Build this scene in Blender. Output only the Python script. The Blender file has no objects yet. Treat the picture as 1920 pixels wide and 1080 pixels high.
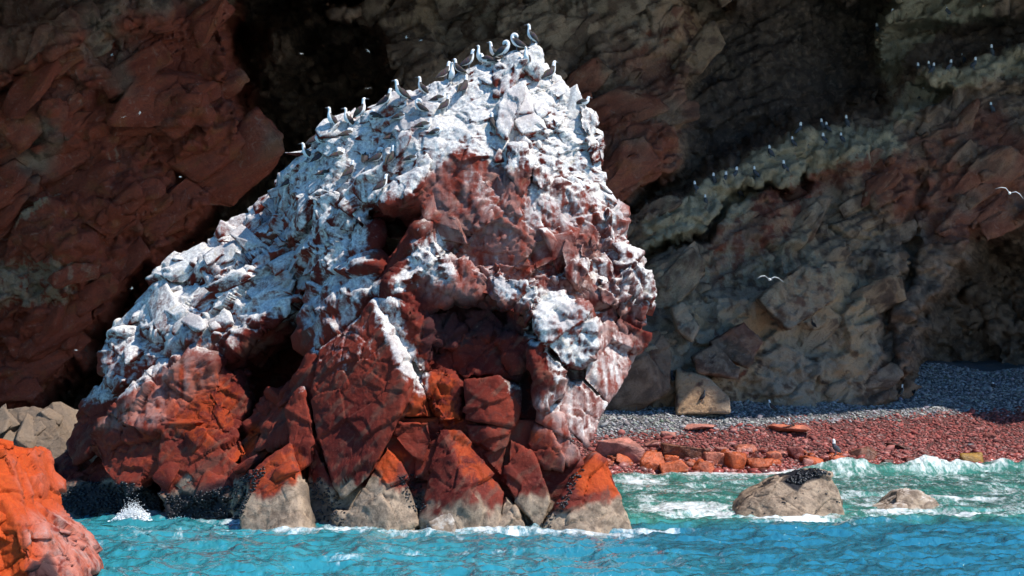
import bpy, bmesh, math, random
import numpy as np
from mathutils import Vector, Matrix

random.seed(7)
RNG = np.random.default_rng(11)
S = bpy.context.scene
COL = S.collection

# ------------------------------------------------------------------ camera, sky, sun, exposure
FP, CX, HY, CH = 3300.0, 960.0, 700.0, 5.4        # focal length in photo pixels, centre column, horizon row, eye height
cam = bpy.data.cameras.new('camera')
cam.sensor_width = 36.0
cam.lens = FP / 1920.0 * 36.0
cam.shift_y = (HY - 540.0) / 1920.0
cam.clip_start = 0.5
cam.clip_end = 3000.0
camo = bpy.data.objects.new('camera', cam)
COL.objects.link(camo)
camo.location = (0, 0, CH)
camo.rotation_euler = (math.radians(90), 0, 0)
S.camera = camo

SUN = Vector((0.51, -0.25, 0.82)).normalized()     # towards the sun: from the right, high, level with the rock's face
w = bpy.data.worlds.new('World'); S.world = w; w.use_nodes = True
nt = w.node_tree; nt.nodes.clear()
sky = nt.nodes.new('ShaderNodeTexSky'); sky.sky_type = 'NISHITA'; sky.sun_disc = False
sky.sun_elevation = math.asin(SUN.z)
sky.sun_rotation = math.atan2(SUN.x, SUN.y)
sky.air_density = 1.0; sky.dust_density = 0.2; sky.ozone_density = 6.0
bg = nt.nodes.new('ShaderNodeBackground'); bg.inputs['Strength'].default_value = 0.135
wo = nt.nodes.new('ShaderNodeOutputWorld')
hs = nt.nodes.new('ShaderNodeHueSaturation'); hs.inputs['Saturation'].default_value = 1.3
nt.links.new(sky.outputs[0], hs.inputs['Color']); nt.links.new(hs.outputs[0], bg.inputs[0]); nt.links.new(bg.outputs[0], wo.inputs[0])
sl = bpy.data.lights.new('sun', 'SUN'); sl.energy = 4.8; sl.angle = math.radians(0.53); sl.color = (1.0, 0.955, 0.88)
so = bpy.data.objects.new('sun', sl); COL.objects.link(so)
so.rotation_euler = SUN.to_track_quat('Z', 'Y').to_euler(); so.location = (40, 0, 60)
S.view_settings.view_transform = 'Standard'
try: S.view_settings.look = 'None'
except Exception: pass
S.view_settings.exposure = 0.55
S.view_settings.gamma = 1.0
S.cycles.max_bounces = 4; S.cycles.diffuse_bounces = 2; S.cycles.glossy_bounces = 2
S.cycles.use_denoising = True
S.cycles.use_adaptive_sampling = True; S.cycles.adaptive_threshold = 0.03

# ------------------------------------------------------------------ helpers
def P(px, py, d):
    return np.array(((px - CX) / FP * d, d, CH - (py - HY) / FP * d))

def tag(o, label=None, cat=None, group=None, kind=None):
    if label: o['label'] = label
    if cat: o['category'] = cat
    if group: o['group'] = group
    if kind: o['kind'] = kind
    return o

def empty(name, loc=(0, 0, 0)):
    o = bpy.data.objects.new(name, None); COL.objects.link(o); o.location = loc
    o.empty_display_size = 0.2
    return o

def new_mesh(name, co, faces, smooth=False):
    """co Nx3, faces MxK int array or list of arrays with different K."""
    if not isinstance(faces, list): faces = [faces]
    me = bpy.data.meshes.new(name)
    co = np.ascontiguousarray(co, dtype=np.float32)
    me.vertices.add(len(co)); me.vertices.foreach_set('co', co.ravel())
    nl = sum(f.size for f in faces); nf = sum(len(f) for f in faces)
    me.loops.add(nl); me.polygons.add(nf)
    me.loops.foreach_set('vertex_index', np.concatenate([f.ravel() for f in faces]).astype(np.int32))
    tot = np.concatenate([np.full(len(f), f.shape[1], np.int32) for f in faces])
    st = np.concatenate([[0], np.cumsum(tot)[:-1]]).astype(np.int32)
    me.polygons.foreach_set('loop_start', st)
    me.polygons.foreach_set('loop_total', tot)
    if smooth: me.polygons.foreach_set('use_smooth', np.ones(nf, bool))
    me.update(calc_edges=True)
    return me

def set_attr(me, name, rgba):
    a = me.attributes.new(name, 'FLOAT_COLOR', 'POINT')
    a.data.foreach_set('color', np.ascontiguousarray(rgba, dtype=np.float32).ravel())

def link_mesh(name, me, mat, parent=None):
    o = bpy.data.objects.new(name, me); COL.objects.link(o)
    if mat is not None and not me.materials: me.materials.append(mat)
    if parent is not None:
        o.parent = parent
        o.matrix_parent_inverse = Matrix.Translation(-Vector(parent.location))
    return o

# ---- noise
LAT = RNG.uniform(-1, 1, (64, 64, 64)).astype(np.float32).ravel()
JIT = RNG.uniform(-0.42, 0.42, (32 ** 3, 3)).astype(np.float32)
RVC = RNG.normal(0, 1, (32 ** 3, 3)).astype(np.float32)
RVC /= np.linalg.norm(RVC, axis=1, keepdims=True)
RVS = RNG.uniform(-1, 1, 32 ** 3).astype(np.float32)

def vnoise(p):
    p = np.asarray(p, np.float32)
    i = np.floor(p).astype(np.int32); f = p - i
    f = f * f * f * (f * (f * 6 - 15) + 10)
    i0 = i & 63; i1 = (i + 1) & 63
    x0 = i0[:, 0] << 12; x1 = i1[:, 0] << 12
    y0 = i0[:, 1] << 6; y1 = i1[:, 1] << 6
    z0 = i0[:, 2]; z1 = i1[:, 2]
    fx, fy, fz = f[:, 0], f[:, 1], f[:, 2]
    def lz(a): return LAT[a + z0] * (1 - fz) + LAT[a + z1] * fz
    a = lz(x0 + y0) * (1 - fy) + lz(x0 + y1) * fy
    b = lz(x1 + y0) * (1 - fy) + lz(x1 + y1) * fy
    return a * (1 - fx) + b * fx

def fbm(p, octv=4, gain=0.5, ridged=False):
    s = np.zeros(len(p), np.float32); a = 1.0; q = np.asarray(p, np.float32).copy()
    for k in range(octv):
        n = vnoise(q + 17.3 * k)
        s += a * ((1 - 2 * np.abs(n)) if ridged else n)
        a *= gain; q = q * 2.03
    return s

def voro(p):
    """nearest jittered cell: (tilt value of a random plane in the cell, random value, F2-F1)"""
    p = np.asarray(p, np.float32)
    n = len(p)
    tilt = np.empty(n, np.float32); rs = np.empty(n, np.float32); edge = np.empty(n, np.float32)
    for s in range(0, n, 150000):
        q = p[s:s + 150000]
        b = np.floor(q - 0.5).astype(np.int32)
        f1 = np.full(len(q), 9e9, np.float32); f2 = f1.copy(); best = np.zeros(len(q), np.int32)
        bc = np.zeros_like(q)
        for dx in (0, 1):
            for dy in (0, 1):
                for dz in (0, 1):
                    c = b + np.array((dx, dy, dz), np.int32)
                    k = ((c[:, 0] & 31) << 10) + ((c[:, 1] & 31) << 5) + (c[:, 2] & 31)
                    ctr = c + 0.5 + JIT[k]
                    dd = ctr - q
                    d2 = np.einsum('ij,ij->i', dd, dd)
                    m = d2 < f1
                    f2 = np.where(m, f1, np.minimum(f2, d2))
                    f1 = np.where(m, d2, f1)
                    best = np.where(m, k, best)
                    bc[m] = ctr[m]
        tilt[s:s + 150000] = np.einsum('ij,ij->i', q - bc, RVC[best])
        rs[s:s + 150000] = RVS[best]
        edge[s:s + 150000] = np.sqrt(f2) - np.sqrt(f1)
    return tilt, rs, edge

def sstep(a, b, x):
    t = np.clip((x - a) / (b - a), 0, 1)
    return t * t * (3 - 2 * t)

def poly_sd(x, y, poly):
    """signed distance, positive inside"""
    poly = np.asarray(poly, np.float32); n = len(poly)
    x = np.asarray(x, np.float32); y = np.asarray(y, np.float32)
    d = np.full(x.shape, 1e12, np.float32); ins = np.zeros(x.shape, bool)
    for i in range(n):
        ax, ay = poly[i]; bx, by = poly[(i + 1) % n]
        ex, ey = bx - ax, by - ay
        t = np.clip(((x - ax) * ex + (y - ay) * ey) / (ex * ex + ey * ey + 1e-9), 0, 1)
        d = np.minimum(d, (x - ax - t * ex) ** 2 + (y - ay - t * ey) ** 2)
        if ay != by:
            c = (ay > y) != (by > y)
            ins ^= c & (x < (bx - ax) * (y - ay) / (by - ay) + ax)
    d = np.sqrt(d)
    return np.where(ins, d, -d)

def mask(x, y, poly, soft):
    pa = np.asarray(poly, np.float32); lo = pa.min(0) - soft; hi = pa.max(0) + soft
    i = np.where((x > lo[0]) & (x < hi[0]) & (y > lo[1]) & (y < hi[1]))[0]
    out = np.zeros(len(x), np.float32)
    out[i] = sstep(-soft, soft, poly_sd(x[i], y[i], poly))
    return out

def rotm(ax, ang):
    return np.array(Matrix.Rotation(math.radians(ang), 3, ax), np.float32)

# ------------------------------------------------------------------ node helpers
def N(nt, typ, **kw):
    n = nt.nodes.new('ShaderNode' + typ)
    for k, v in kw.items():
        if k in n.inputs: n.inputs[k].default_value = v
        else: setattr(n, k, v)
    return n
def L(nt, a, b): nt.links.new(a, b)
def new_mat(name):
    m = bpy.data.materials.new(name); m.use_nodes = True
    t = m.node_tree; t.nodes.clear()
    o = t.nodes.new('ShaderNodeOutputMaterial'); b = t.nodes.new('ShaderNodeBsdfPrincipled')
    L(t, b.outputs[0], o.inputs[0])
    return m, t, b
def mixc(t, fac, a, b):
    n = t.nodes.new('ShaderNodeMix'); n.data_type = 'RGBA'
    for s, v in ((n.inputs[0], fac), (n.inputs[6], a), (n.inputs[7], b)):
        if hasattr(v, 'is_output'): L(t, v, s)
        elif isinstance(v, (tuple, list)): s.default_value = (*v[:3], 1)
        else: s.default_value = v
    return n.outputs[2]
def mth(t, op, *a, clamp=False):
    n = t.nodes.new('ShaderNodeMath'); n.operation = op; n.use_clamp = clamp
    for i, v in enumerate(a):
        if hasattr(v, 'is_output'): L(t, v, n.inputs[i])
        else: n.inputs[i].default_value = v
    return n.outputs[0]
def ramp(t, fac, lo, hi):
    n = t.nodes.new('ShaderNodeMapRange'); n.interpolation_type = 'SMOOTHSTEP'
    L(t, fac, n.inputs[0]); n.inputs[1].default_value = lo; n.inputs[2].default_value = hi
    return n.outputs[0]
def noise(t, vec, scale, detail=6, rough=0.6, dist=0.0):
    n = N(t, 'TexNoise'); n.inputs['Scale'].default_value = scale; n.inputs['Detail'].default_value = detail
    n.inputs['Roughness'].default_value = rough; n.inputs['Distortion'].default_value = dist
    L(t, vec, n.inputs['Vector']); return n.outputs[0]
def vscale(t, vec, sc, rot=(0, 0, 0)):
    n = N(t, 'Mapping'); L(t, vec, n.inputs[0]); n.inputs['Scale'].default_value = sc
    n.inputs['Rotation'].default_value = [math.radians(a) for a in rot]; return n.outputs[0]
def bump(t, h, strength, dist, prev=None):
    n = N(t, 'Bump'); n.inputs['Strength'].default_value = strength; n.inputs['Distance'].default_value = dist
    L(t, h, n.inputs['Height'])
    if prev is not None: L(t, prev, n.inputs['Normal'])
    return n.outputs[0]

# ------------------------------------------------------------------ materials
def rock_material():
    m, t, b = new_mat('stack_rock')
    geo = N(t, 'NewGeometry'); pos = geo.outputs['Position']
    sepn = N(t, 'SeparateXYZ'); L(t, geo.outputs['Normal'], sepn.inputs[0]); nz = sepn.outputs[2]; nx = sepn.outputs[0]
    sepp = N(t, 'SeparateXYZ'); L(t, pos, sepp.inputs[0]); pz = sepp.outputs[2]
    at = N(t, 'Attribute'); at.attribute_name = 'zone'
    sc = N(t, 'SeparateColor'); L(t, at.outputs['Color'], sc.inputs[0])
    gua, lich, pink, dark = sc.outputs[0], sc.outputs[1], sc.outputs[2], at.outputs['Alpha']
    ax = N(t, 'Attribute'); ax.attribute_name = 'grain'
    sx = N(t, 'SeparateColor'); L(t, ax.outputs['Color'], sx.inputs[0])
    n1, streak, dip, tan = sx.outputs[0], sx.outputs[1], sx.outputs[2], ax.outputs['Alpha']
    n2 = noise(t, pos, 2.6, 4, 0.65, 0.5); n3 = noise(t, pos, 9.0, 3, 0.7)
    # red rock
    c = mixc(t, ramp(t, n1, 0.36, 0.64), (0.105, 0.012, 0.008), (0.185, 0.026, 0.014))
    c = mixc(t, ramp(t, dip, 0.52, 0.72), c, (0.135, 0.042, 0.027))
    c = mixc(t, mth(t, 'MULTIPLY', ramp(t, n2, 0.55, 0.72), 0.45), c, (0.055, 0.024, 0.022))
    c = mixc(t, mth(t, 'MULTIPLY', ramp(t, n3, 0.52, 0.75), 0.5), c, (0.24, 0.075, 0.048))
    # pink dusty faces, and the sunlit edge painted on the shore rock
    pk = mth(t, 'MULTIPLY', pink, ramp(t, mth(t, 'ADD', mth(t, 'MULTIPLY', n2, 0.6), mth(t, 'MULTIPLY', streak, 0.5)), 0.38, 0.68))
    c = mixc(t, pk, c, (0.50, 0.33, 0.285))
    # orange algae and iron crust
    lf = mth(t, 'MULTIPLY', lich, ramp(t, mth(t, 'ADD', n2, mth(t, 'MULTIPLY', mth(t, 'SUBTRACT', lich, 0.5), 0.5)), 0.40, 0.60))
    c = mixc(t, lf, c, mixc(t, n3, (0.34, 0.028, 0.006), (0.52, 0.085, 0.011)))
    # barnacle band above the water
    tanc = mixc(t, ramp(t, n2, 0.3, 0.68), (0.13, 0.09, 0.063), (0.38, 0.275, 0.19))
    tanc = mixc(t, ramp(t, n3, 0.58, 0.72), tanc, (0.09, 0.075, 0.06))
    c = mixc(t, tan, c, tanc)
    # mussels and black weed, also the shade painted in the stack's hollow
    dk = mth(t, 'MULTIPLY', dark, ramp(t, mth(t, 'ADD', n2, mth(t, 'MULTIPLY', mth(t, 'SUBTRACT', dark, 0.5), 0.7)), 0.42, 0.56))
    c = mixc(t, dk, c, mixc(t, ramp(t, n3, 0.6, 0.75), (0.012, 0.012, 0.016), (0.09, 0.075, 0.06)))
    # guano: thick on what faces up, streaks running down, thin on the rest
    g = mth(t, 'ADD', gua, mth(t, 'MULTIPLY', nz, 0.42))
    g = mth(t, 'ADD', g, mth(t, 'MULTIPLY', nx, 0.10))
    steep = mth(t, 'SUBTRACT', 1.0, ramp(t, nz, 0.0, 0.6))
    g = mth(t, 'ADD', g, mth(t, 'MULTIPLY', mth(t, 'SUBTRACT', streak, 0.5), mth(t, 'ADD', 0.25, mth(t, 'MULTIPLY', steep, 1.1))))
    g = mth(t, 'ADD', g, mth(t, 'MULTIPLY', mth(t, 'SUBTRACT', n2, 0.5), 0.75))
    g = mth(t, 'ADD', g, mth(t, 'MULTIPLY', mth(t, 'SUBTRACT', n3, 0.5), 0.45))
    g = mth(t, 'MULTIPLY', ramp(t, g, 0.46, 1.02), ramp(t, gua, 0.02, 0.15))
    gc = mixc(t, ramp(t, n3, 0.35, 0.7), (0.50, 0.47, 0.45), (0.86, 0.82, 0.75))
    gc = mixc(t, mth(t, 'MULTIPLY', ramp(t, n2, 0.55, 0.72), 0.65), gc, (0.52, 0.42, 0.30))
    gc = mixc(t, mth(t, 'MULTIPLY', ramp(t, n1, 0.54, 0.70), 0.6), gc, (0.34, 0.30, 0.30))
    c = mixc(t, mth(t, 'MULTIPLY', g, 0.95), c, gc)
    sp = noise(t, pos, 24.0, 2, 0.6)
    c = mixc(t, mth(t, 'MULTIPLY', ramp(t, sp, 0.50, 0.70), 0.42), c, mixc(t, 0.55, c, (0.03, 0.02, 0.018)))
    L(t, c, b.inputs['Base Color'])
    # wetter low down: glossier
    wet = mth(t, 'SUBTRACT', 1.0, ramp(t, pz, 0.3, 5.0))
    r = mth(t, 'SUBTRACT', 0.88, mth(t, 'MULTIPLY', wet, 0.30))
    r = mth(t, 'ADD', r, mth(t, 'MULTIPLY', g, 0.1)); L(t, r, b.inputs['Roughness'])
    b.inputs['Specular IOR Level'].default_value = 0.14
    nb = bump(t, noise(t, pos, 8.0, 5, 0.8), 0.7, 0.06)
    L(t, nb, b.inputs['Normal'])
    return m

def cliff_material():
    m, t, b = new_mat('cliff_rock')
    geo = N(t, 'NewGeometry'); pos = geo.outputs['Position']
    at = N(t, 'Attribute'); at.attribute_name = 'zone'
    sc = N(t, 'SeparateColor'); L(t, at.outputs['Color'], sc.inputs[0])
    red, pale, tan, dark = sc.outputs[0], sc.outputs[1], sc.outputs[2], at.outputs['Alpha']
    ax = N(t, 'Attribute'); ax.attribute_name = 'grain'
    sx = N(t, 'SeparateColor'); L(t, ax.outputs['Color'], sx.inputs[0])
    n1, stre, strata, n2 = sx.outputs[0], sx.outputs[1], sx.outputs[2], ax.outputs['Alpha']
    n3 = noise(t, pos, 5.0, 4, 0.7)
    c = mixc(t, ramp(t, n2, 0.35, 0.65), (0.145, 0.088, 0.060), (0.29, 0.178, 0.118))
    c = mixc(t, mth(t, 'MULTIPLY', red, ramp(t, mth(t, 'ADD', n1, mth(t, 'MULTIPLY', red, 0.25)), 0.42, 0.66)), c, mixc(t, strata, (0.17, 0.032, 0.019), (0.38, 0.085, 0.043)))
    c = mixc(t, mth(t, 'MULTIPLY', mth(t, 'MULTIPLY', ramp(t, n2, 0.55, 0.75), red), 0.5), c, (0.26, 0.085, 0.03))
    c = mixc(t, mth(t, 'MULTIPLY', ramp(t, strata, 0.55, 0.75), 0.35), c, (0.035, 0.025, 0.024))
    tf = mth(t, 'MULTIPLY', tan, ramp(t, mth(t, 'ADD', n2, mth(t, 'MULTIPLY', tan, 0.22)), 0.44, 0.66))
    c = mixc(t, tf, c, mixc(t, ramp(t, n1, 0.4, 0.62), (0.36, 0.265, 0.185), (0.45, 0.28, 0.16)))
    vo = N(t, 'TexVoronoi'); vo.inputs['Scale'].default_value = 1.7; L(t, pos, vo.inputs['Vector'])
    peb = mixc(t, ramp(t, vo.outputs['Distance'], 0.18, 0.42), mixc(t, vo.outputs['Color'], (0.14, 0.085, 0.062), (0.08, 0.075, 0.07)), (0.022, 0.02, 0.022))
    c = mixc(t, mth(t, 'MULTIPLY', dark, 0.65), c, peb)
    pf = mth(t, 'MULTIPLY', pale, ramp(t, mth(t, 'ADD', mth(t, 'ADD', mth(t, 'MULTIPLY', stre, 0.6), mth(t, 'MULTIPLY', n3, 0.4)), mth(t, 'MULTIPLY', mth(t, 'SUBTRACT', pale, 0.5), 0.35)), 0.44, 0.60))
    c = mixc(t, pf, c, mixc(t, n2, (0.25, 0.185, 0.115), (0.48, 0.38, 0.25)))
    c = mixc(t, mth(t, 'MULTIPLY', ramp(t, n3, 0.60, 0.74), 0.45), c, (0.03, 0.024, 0.022))
    n4 = noise(t, pos, 1.9, 5, 0.72, 1.6)
    vein = mth(t, 'SUBTRACT', 1.0, ramp(t, mth(t, 'ABSOLUTE', mth(t, 'SUBTRACT', n4, 0.5)), 0.0, 0.022))
    c = mixc(t, mth(t, 'MULTIPLY', vein, 0.55), c, (0.03, 0.022, 0.02))
    c = mixc(t, mth(t, 'MULTIPLY', ramp(t, n4, 0.56, 0.70), 0.4), c, (0.30, 0.23, 0.18))
    L(t, c, b.inputs['Base Color']); b.inputs['Roughness'].default_value = 0.9
    b.inputs['Specular IOR Level'].default_value = 0.1
    nb = bump(t, noise(t, pos, 3.6, 5, 0.8), 0.9, 0.22)
    L(t, nb, b.inputs['Normal'])
    return m

def col_material(name, rough=0.8, spec=0.3, attr='col', bmp=0.0, bs=20.0, wetalpha=False):
    m, t, b = new_mat(name)
    at = N(t, 'Attribute'); at.attribute_name = attr
    c = at.outputs['Color']
    if bmp:
        geo = N(t, 'NewGeometry')
        n = noise(t, geo.outputs['Position'], bs, 6, 0.65)
        L(t, bump(t, n, bmp, 1.0 / bs), b.inputs['Normal'])
        c = mixc(t, ramp(t, n, 0.3, 0.7), mixc(t, 0.35, c, (0.02, 0.01, 0.01)), c)
    L(t, c, b.inputs['Base Color'])
    if wetalpha: L(t, mth(t, 'SUBTRACT', rough, mth(t, 'MULTIPLY', at.outputs['Alpha'], rough - 0.22)), b.inputs['Roughness'])
    else: b.inputs['Roughness'].default_value = rough
    b.inputs['Specular IOR Level'].default_value = spec
    return m

def water_material():
    m, t, b = new_mat('sea_water')
    geo = N(t, 'NewGeometry'); pos = geo.outputs['Position']
    at = N(t, 'Attribute'); at.attribute_name = 'col'
    foam_a = at.outputs['Alpha']
    f1 = noise(t, vscale(t, pos, (1.6, 0.55, 1)), 1.0, 5, 0.72, 0.8)
    f2 = noise(t, vscale(t, pos, (6.0, 2.2, 1)), 1.0, 4, 0.7, 0.3)
    f = mth(t, 'ADD', mth(t, 'MULTIPLY', f1, 0.65), mth(t, 'MULTIPLY', f2, 0.35))
    f = mth(t, 'ADD', f, mth(t, 'MULTIPLY', foam_a, 0.42))
    f = mth(t, 'MULTIPLY', ramp(t, f, 0.60, 0.86), ramp(t, foam_a, 0.0, 0.12))
    c = mixc(t, f, at.outputs['Color'], (0.80, 0.84, 0.84))
    L(t, c, b.inputs['Base Color'])
    L(t, mth(t, 'ADD', 0.06, mth(t, 'MULTIPLY', f, 0.6)), b.inputs['Roughness'])
    b.inputs['IOR'].default_value = 1.33
    b.inputs['Coat Weight'].default_value = 1.0; b.inputs['Coat Roughness'].default_value = 0.05; b.inputs['Coat IOR'].default_value = 2.0
    w1 = noise(t, vscale(t, pos, (1.0, 0.75, 1)), 3.4, 3, 0.6, 0.2)
    w2 = noise(t, vscale(t, pos, (1.0, 0.7, 1)), 10.0, 3, 0.6)
    nb = bump(t, w1, 0.9, 0.12); nb = bump(t, w2, 0.7, 0.035, nb)
    L(t, nb, b.inputs['Normal'])
    return m

M_ROCK = rock_material(); M_CLIFF = cliff_material(); M_WATER = water_material()
M_PEB = col_material('shingle', 0.85, 0.4, bmp=0.0, wetalpha=True)
M_BOUL = col_material('boulder_rock', 0.75, 0.4, bmp=0.6, bs=7.0, wetalpha=True)
M_BEACH = col_material('beach_ground', 0.9, 0.2, bmp=0.8, bs=6.0)
M_BIRD = col_material('plumage', 0.75, 0.2)
M_FOAM = col_material('foam', 0.6, 0.3)

# ------------------------------------------------------------------ convex rocks
_CS = {}
def cubesphere(n):
    if n in _CS: return _CS[n]
    g = np.linspace(-1, 1, n + 1); g = np.tan(g * math.pi / 4)
    a, bb = np.meshgrid(g, g, indexing='ij'); o = np.ones_like(a)
    fs = [(o, a, bb), (-o, bb, a), (bb, o, a), (a, -o, bb), (a, bb, o), (bb, a, -o)]
    vs = np.concatenate([np.stack(f, -1).reshape(-1, 3) for f in fs])
    key = np.round(vs * 1e5).astype(np.int64)
    key = key[:, 0] * 10 ** 12 + key[:, 1] * 10 ** 6 + key[:, 2]
    _, first, inv = np.unique(key, return_index=True, return_inverse=True)
    inv = inv.ravel()
    v = vs[first]; v /= np.linalg.norm(v, axis=1, keepdims=True)
    idx = np.arange((n + 1) ** 2).reshape(n + 1, n + 1)
    q = np.stack([idx[:-1, :-1], idx[1:, :-1], idx[1:, 1:], idx[:-1, 1:]], -1).reshape(-1, 4)
    faces = np.concatenate([inv[q + k * (n + 1) ** 2] for k in range(6)])
    _CS[n] = (v.astype(np.float32), faces)
    return _CS[n]

def hull_planes(pts):
    bm = bmesh.new()
    for p in pts: bm.verts.new(p)
    bmesh.ops.convex_hull(bm, input=bm.verts)
    bm.normal_update()
    pl = []
    for f in bm.faces:
        if f.calc_area() < 1e-5: continue
        n = np.array(f.normal); h = float(n @ np.array(f.verts[0].co))
        pl.append((*n, h))
    bm.free()
    pl = np.array(pl); keep = []
    for p in pl:
        if all(not (np.dot(p[:3], k[:3]) > 0.998 and abs(p[3] - k[3]) < 0.03) for k in keep): keep.append(p)
    return np.array(keep)

def hull_mesh(pts, spacing, k=130):
    pts = np.asarray(pts, float)
    pl = hull_planes(pts)
    lo, hi = pts.min(0), pts.max(0); c = (lo + hi) / 2
    # centre must be inside: pull to the mean when needed
    if (pl[:, :3] @ c - pl[:, 3]).max() > -0.02: c = pts.mean(0)
    he = np.maximum((hi - lo) / 2, 0.05)
    if (pl[:, 3] - pl[:, :3] @ c).max() > 0 and ((pl[:, 3] - pl[:, :3] @ c) < 0.02).any(): c = pts.mean(0)
    area = 8 * (he[0] * he[1] + he[1] * he[2] + he[0] * he[2]) * 0.8
    n = int(np.clip(math.sqrt(area / spacing ** 2 / 6), 5, 230))
    d, faces = cubesphere(n)
    dv = d * he
    hc = np.maximum(pl[:, 3] - pl[:, :3] @ c, 0.02)
    s = np.zeros(len(dv))
    for p, h in zip(pl, hc):
        s += np.maximum(dv @ p[:3] / h, 0) ** k
    r = s ** (-1.0 / k)
    return (c + dv * r[:, None]).astype(np.float32), faces

def vert_normals(co, faces):
    K = faces.shape[1]
    a, b_, c, d = (co[faces[:, i % K]] for i in range(4))
    fn = np.cross(c - a, d - b_) if K == 4 else np.cross(b_ - a, c - a)
    vn = np.zeros_like(co)
    for i in range(K):
        for ax in range(3):
            vn[:, ax] += np.bincount(faces[:, i], fn[:, ax], len(co))
    return vn / (np.linalg.norm(vn, axis=1, keepdims=True) + 1e-9)

def hull_poly(pts, cuts=3):
    """sharp-edged stone: the hull's own flat faces, cut fine enough to carry colour"""
    bm = bmesh.new()
    for p in pts: bm.verts.new(p)
    bmesh.ops.convex_hull(bm, input=bm.verts)
    for v in [v for v in bm.verts if not v.link_faces]: bm.verts.remove(v)
    bmesh.ops.triangulate(bm, faces=bm.faces)
    bmesh.ops.subdivide_edges(bm, edges=bm.edges, cuts=cuts, use_grid_fill=True)
    bmesh.ops.triangulate(bm, faces=bm.faces)
    bm.verts.index_update()
    co = np.array([v.co for v in bm.verts], np.float32); f = np.array([[v.index for v in q.verts] for q in bm.faces], np.int32)
    bm.free()
    return co, f

def slab_pts(c, n, along, r, sh, lift):
    """a rough box of random corners lying on the surface, its long side along the bedding"""
    n = n / np.linalg.norm(n)
    t = along + RNG.normal(0, .18, 3); t = t - n * (t @ n); t /= np.linalg.norm(t) + 1e-9
    b = np.cross(n, t)
    q = RNG.uniform(-1, 1, (14, 3)); q /= np.abs(q).max(1, keepdims=True) ** 0.85
    q *= np.array(sh) * r
    return c + n * lift * r + q[:, :1] * t + q[:, 1:2] * b + q[:, 2:] * n

R_DIP = rotm('Y', 38) @ rotm('Z', 25)
R_DIP2 = rotm('Y', -30) @ rotm('X', 20)
def rock_disp(co, amp, seed=0.0):
    """fractured relief: tilted facets of three sizes, recessed joints, grain"""
    w1 = np.stack([vnoise(co * 0.9 + 5), vnoise(co * 0.9 + 31), vnoise(co * 0.9 + 57)], -1)
    q = co + 0.10 * w1 + seed
    qa = (q @ R_DIP.T) * np.array((0.50, 0.62, 0.85), np.float32)
    t1, r1, e1 = voro(qa)
    qb = (q @ R_DIP2.T) * np.array((1.15, 1.5, 2.1), np.float32)
    t2, r2, e2 = voro(qb)
    qc = (q @ R_DIP.T) * np.array((3.0, 3.6, 4.6), np.float32)
    t3, r3, e3 = voro(qc)
    up = sstep(3.5, 6.5, co[:, 2])
    lf = up * sstep(-2.0, -5.0, co[:, 0]); rt = up * (1 - lf)
    rough = 0.45 + 0.55 * rt
    gap = np.clip(amp, 0.30, 1.0)
    some = sstep(-0.35, 0.1, vnoise(co * 0.6 + 77))
    crack = -0.20 * np.exp(-e1 / 0.016) * gap * some - 0.06 * np.exp(-e2 / 0.03) * amp
    d = 0.40 * t1 + 0.15 * r1
    d += (0.21 * t2 + 0.09 * r2) * (0.6 + 0.4 * rt)
    d += rough * (0.085 * t3 + 0.030 * r3)
    d += 0.024 * fbm(co * 3.6, 4, 0.6)
    gl = fbm((co @ rotm('Y', 42).T) * np.array((0.22, 0.55, 0.75), np.float32) + 7, 4, 0.5, True)      # gullies down the left slope
    gr = fbm((co @ rotm('Y', -58).T) * np.array((0.45, 0.9, 1.9), np.float32) + 7, 4, 0.5, True)        # ribs down the right flank
    top = up * sstep(1.2, -0.5, co[:, 0]) * sstep(10.5, 12.0, co[:, 2] - 0.42 * (co[:, 0] + 3))
    return crack + d * amp * (1 + 0.15 * lf - 0.35 * top * (1 - lf)) + np.minimum(amp, 1) * (0.42 * lf * gl + 0.08 * rt * gr)

ROCKS = []          # (name, co, faces, amp, parent)
def block(front, t, parent, amp=1.0, shrink=0.9, sp=0.078, name='rock_block', k=130):
    f = np.array([P(*v) for v in front])
    c = f.mean(0)
    bk = (f - c) * shrink + c + np.array((0, t, 0))
    co, faces = hull_mesh(np.concatenate([f, bk]), sp, k)
    ROCKS.append((name, co, faces, amp, parent))

def world_poly(poly, d):
    return [(((p[0] - CX) / FP * d), CH - (p[1] - HY) / FP * d) for p in poly]

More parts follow.
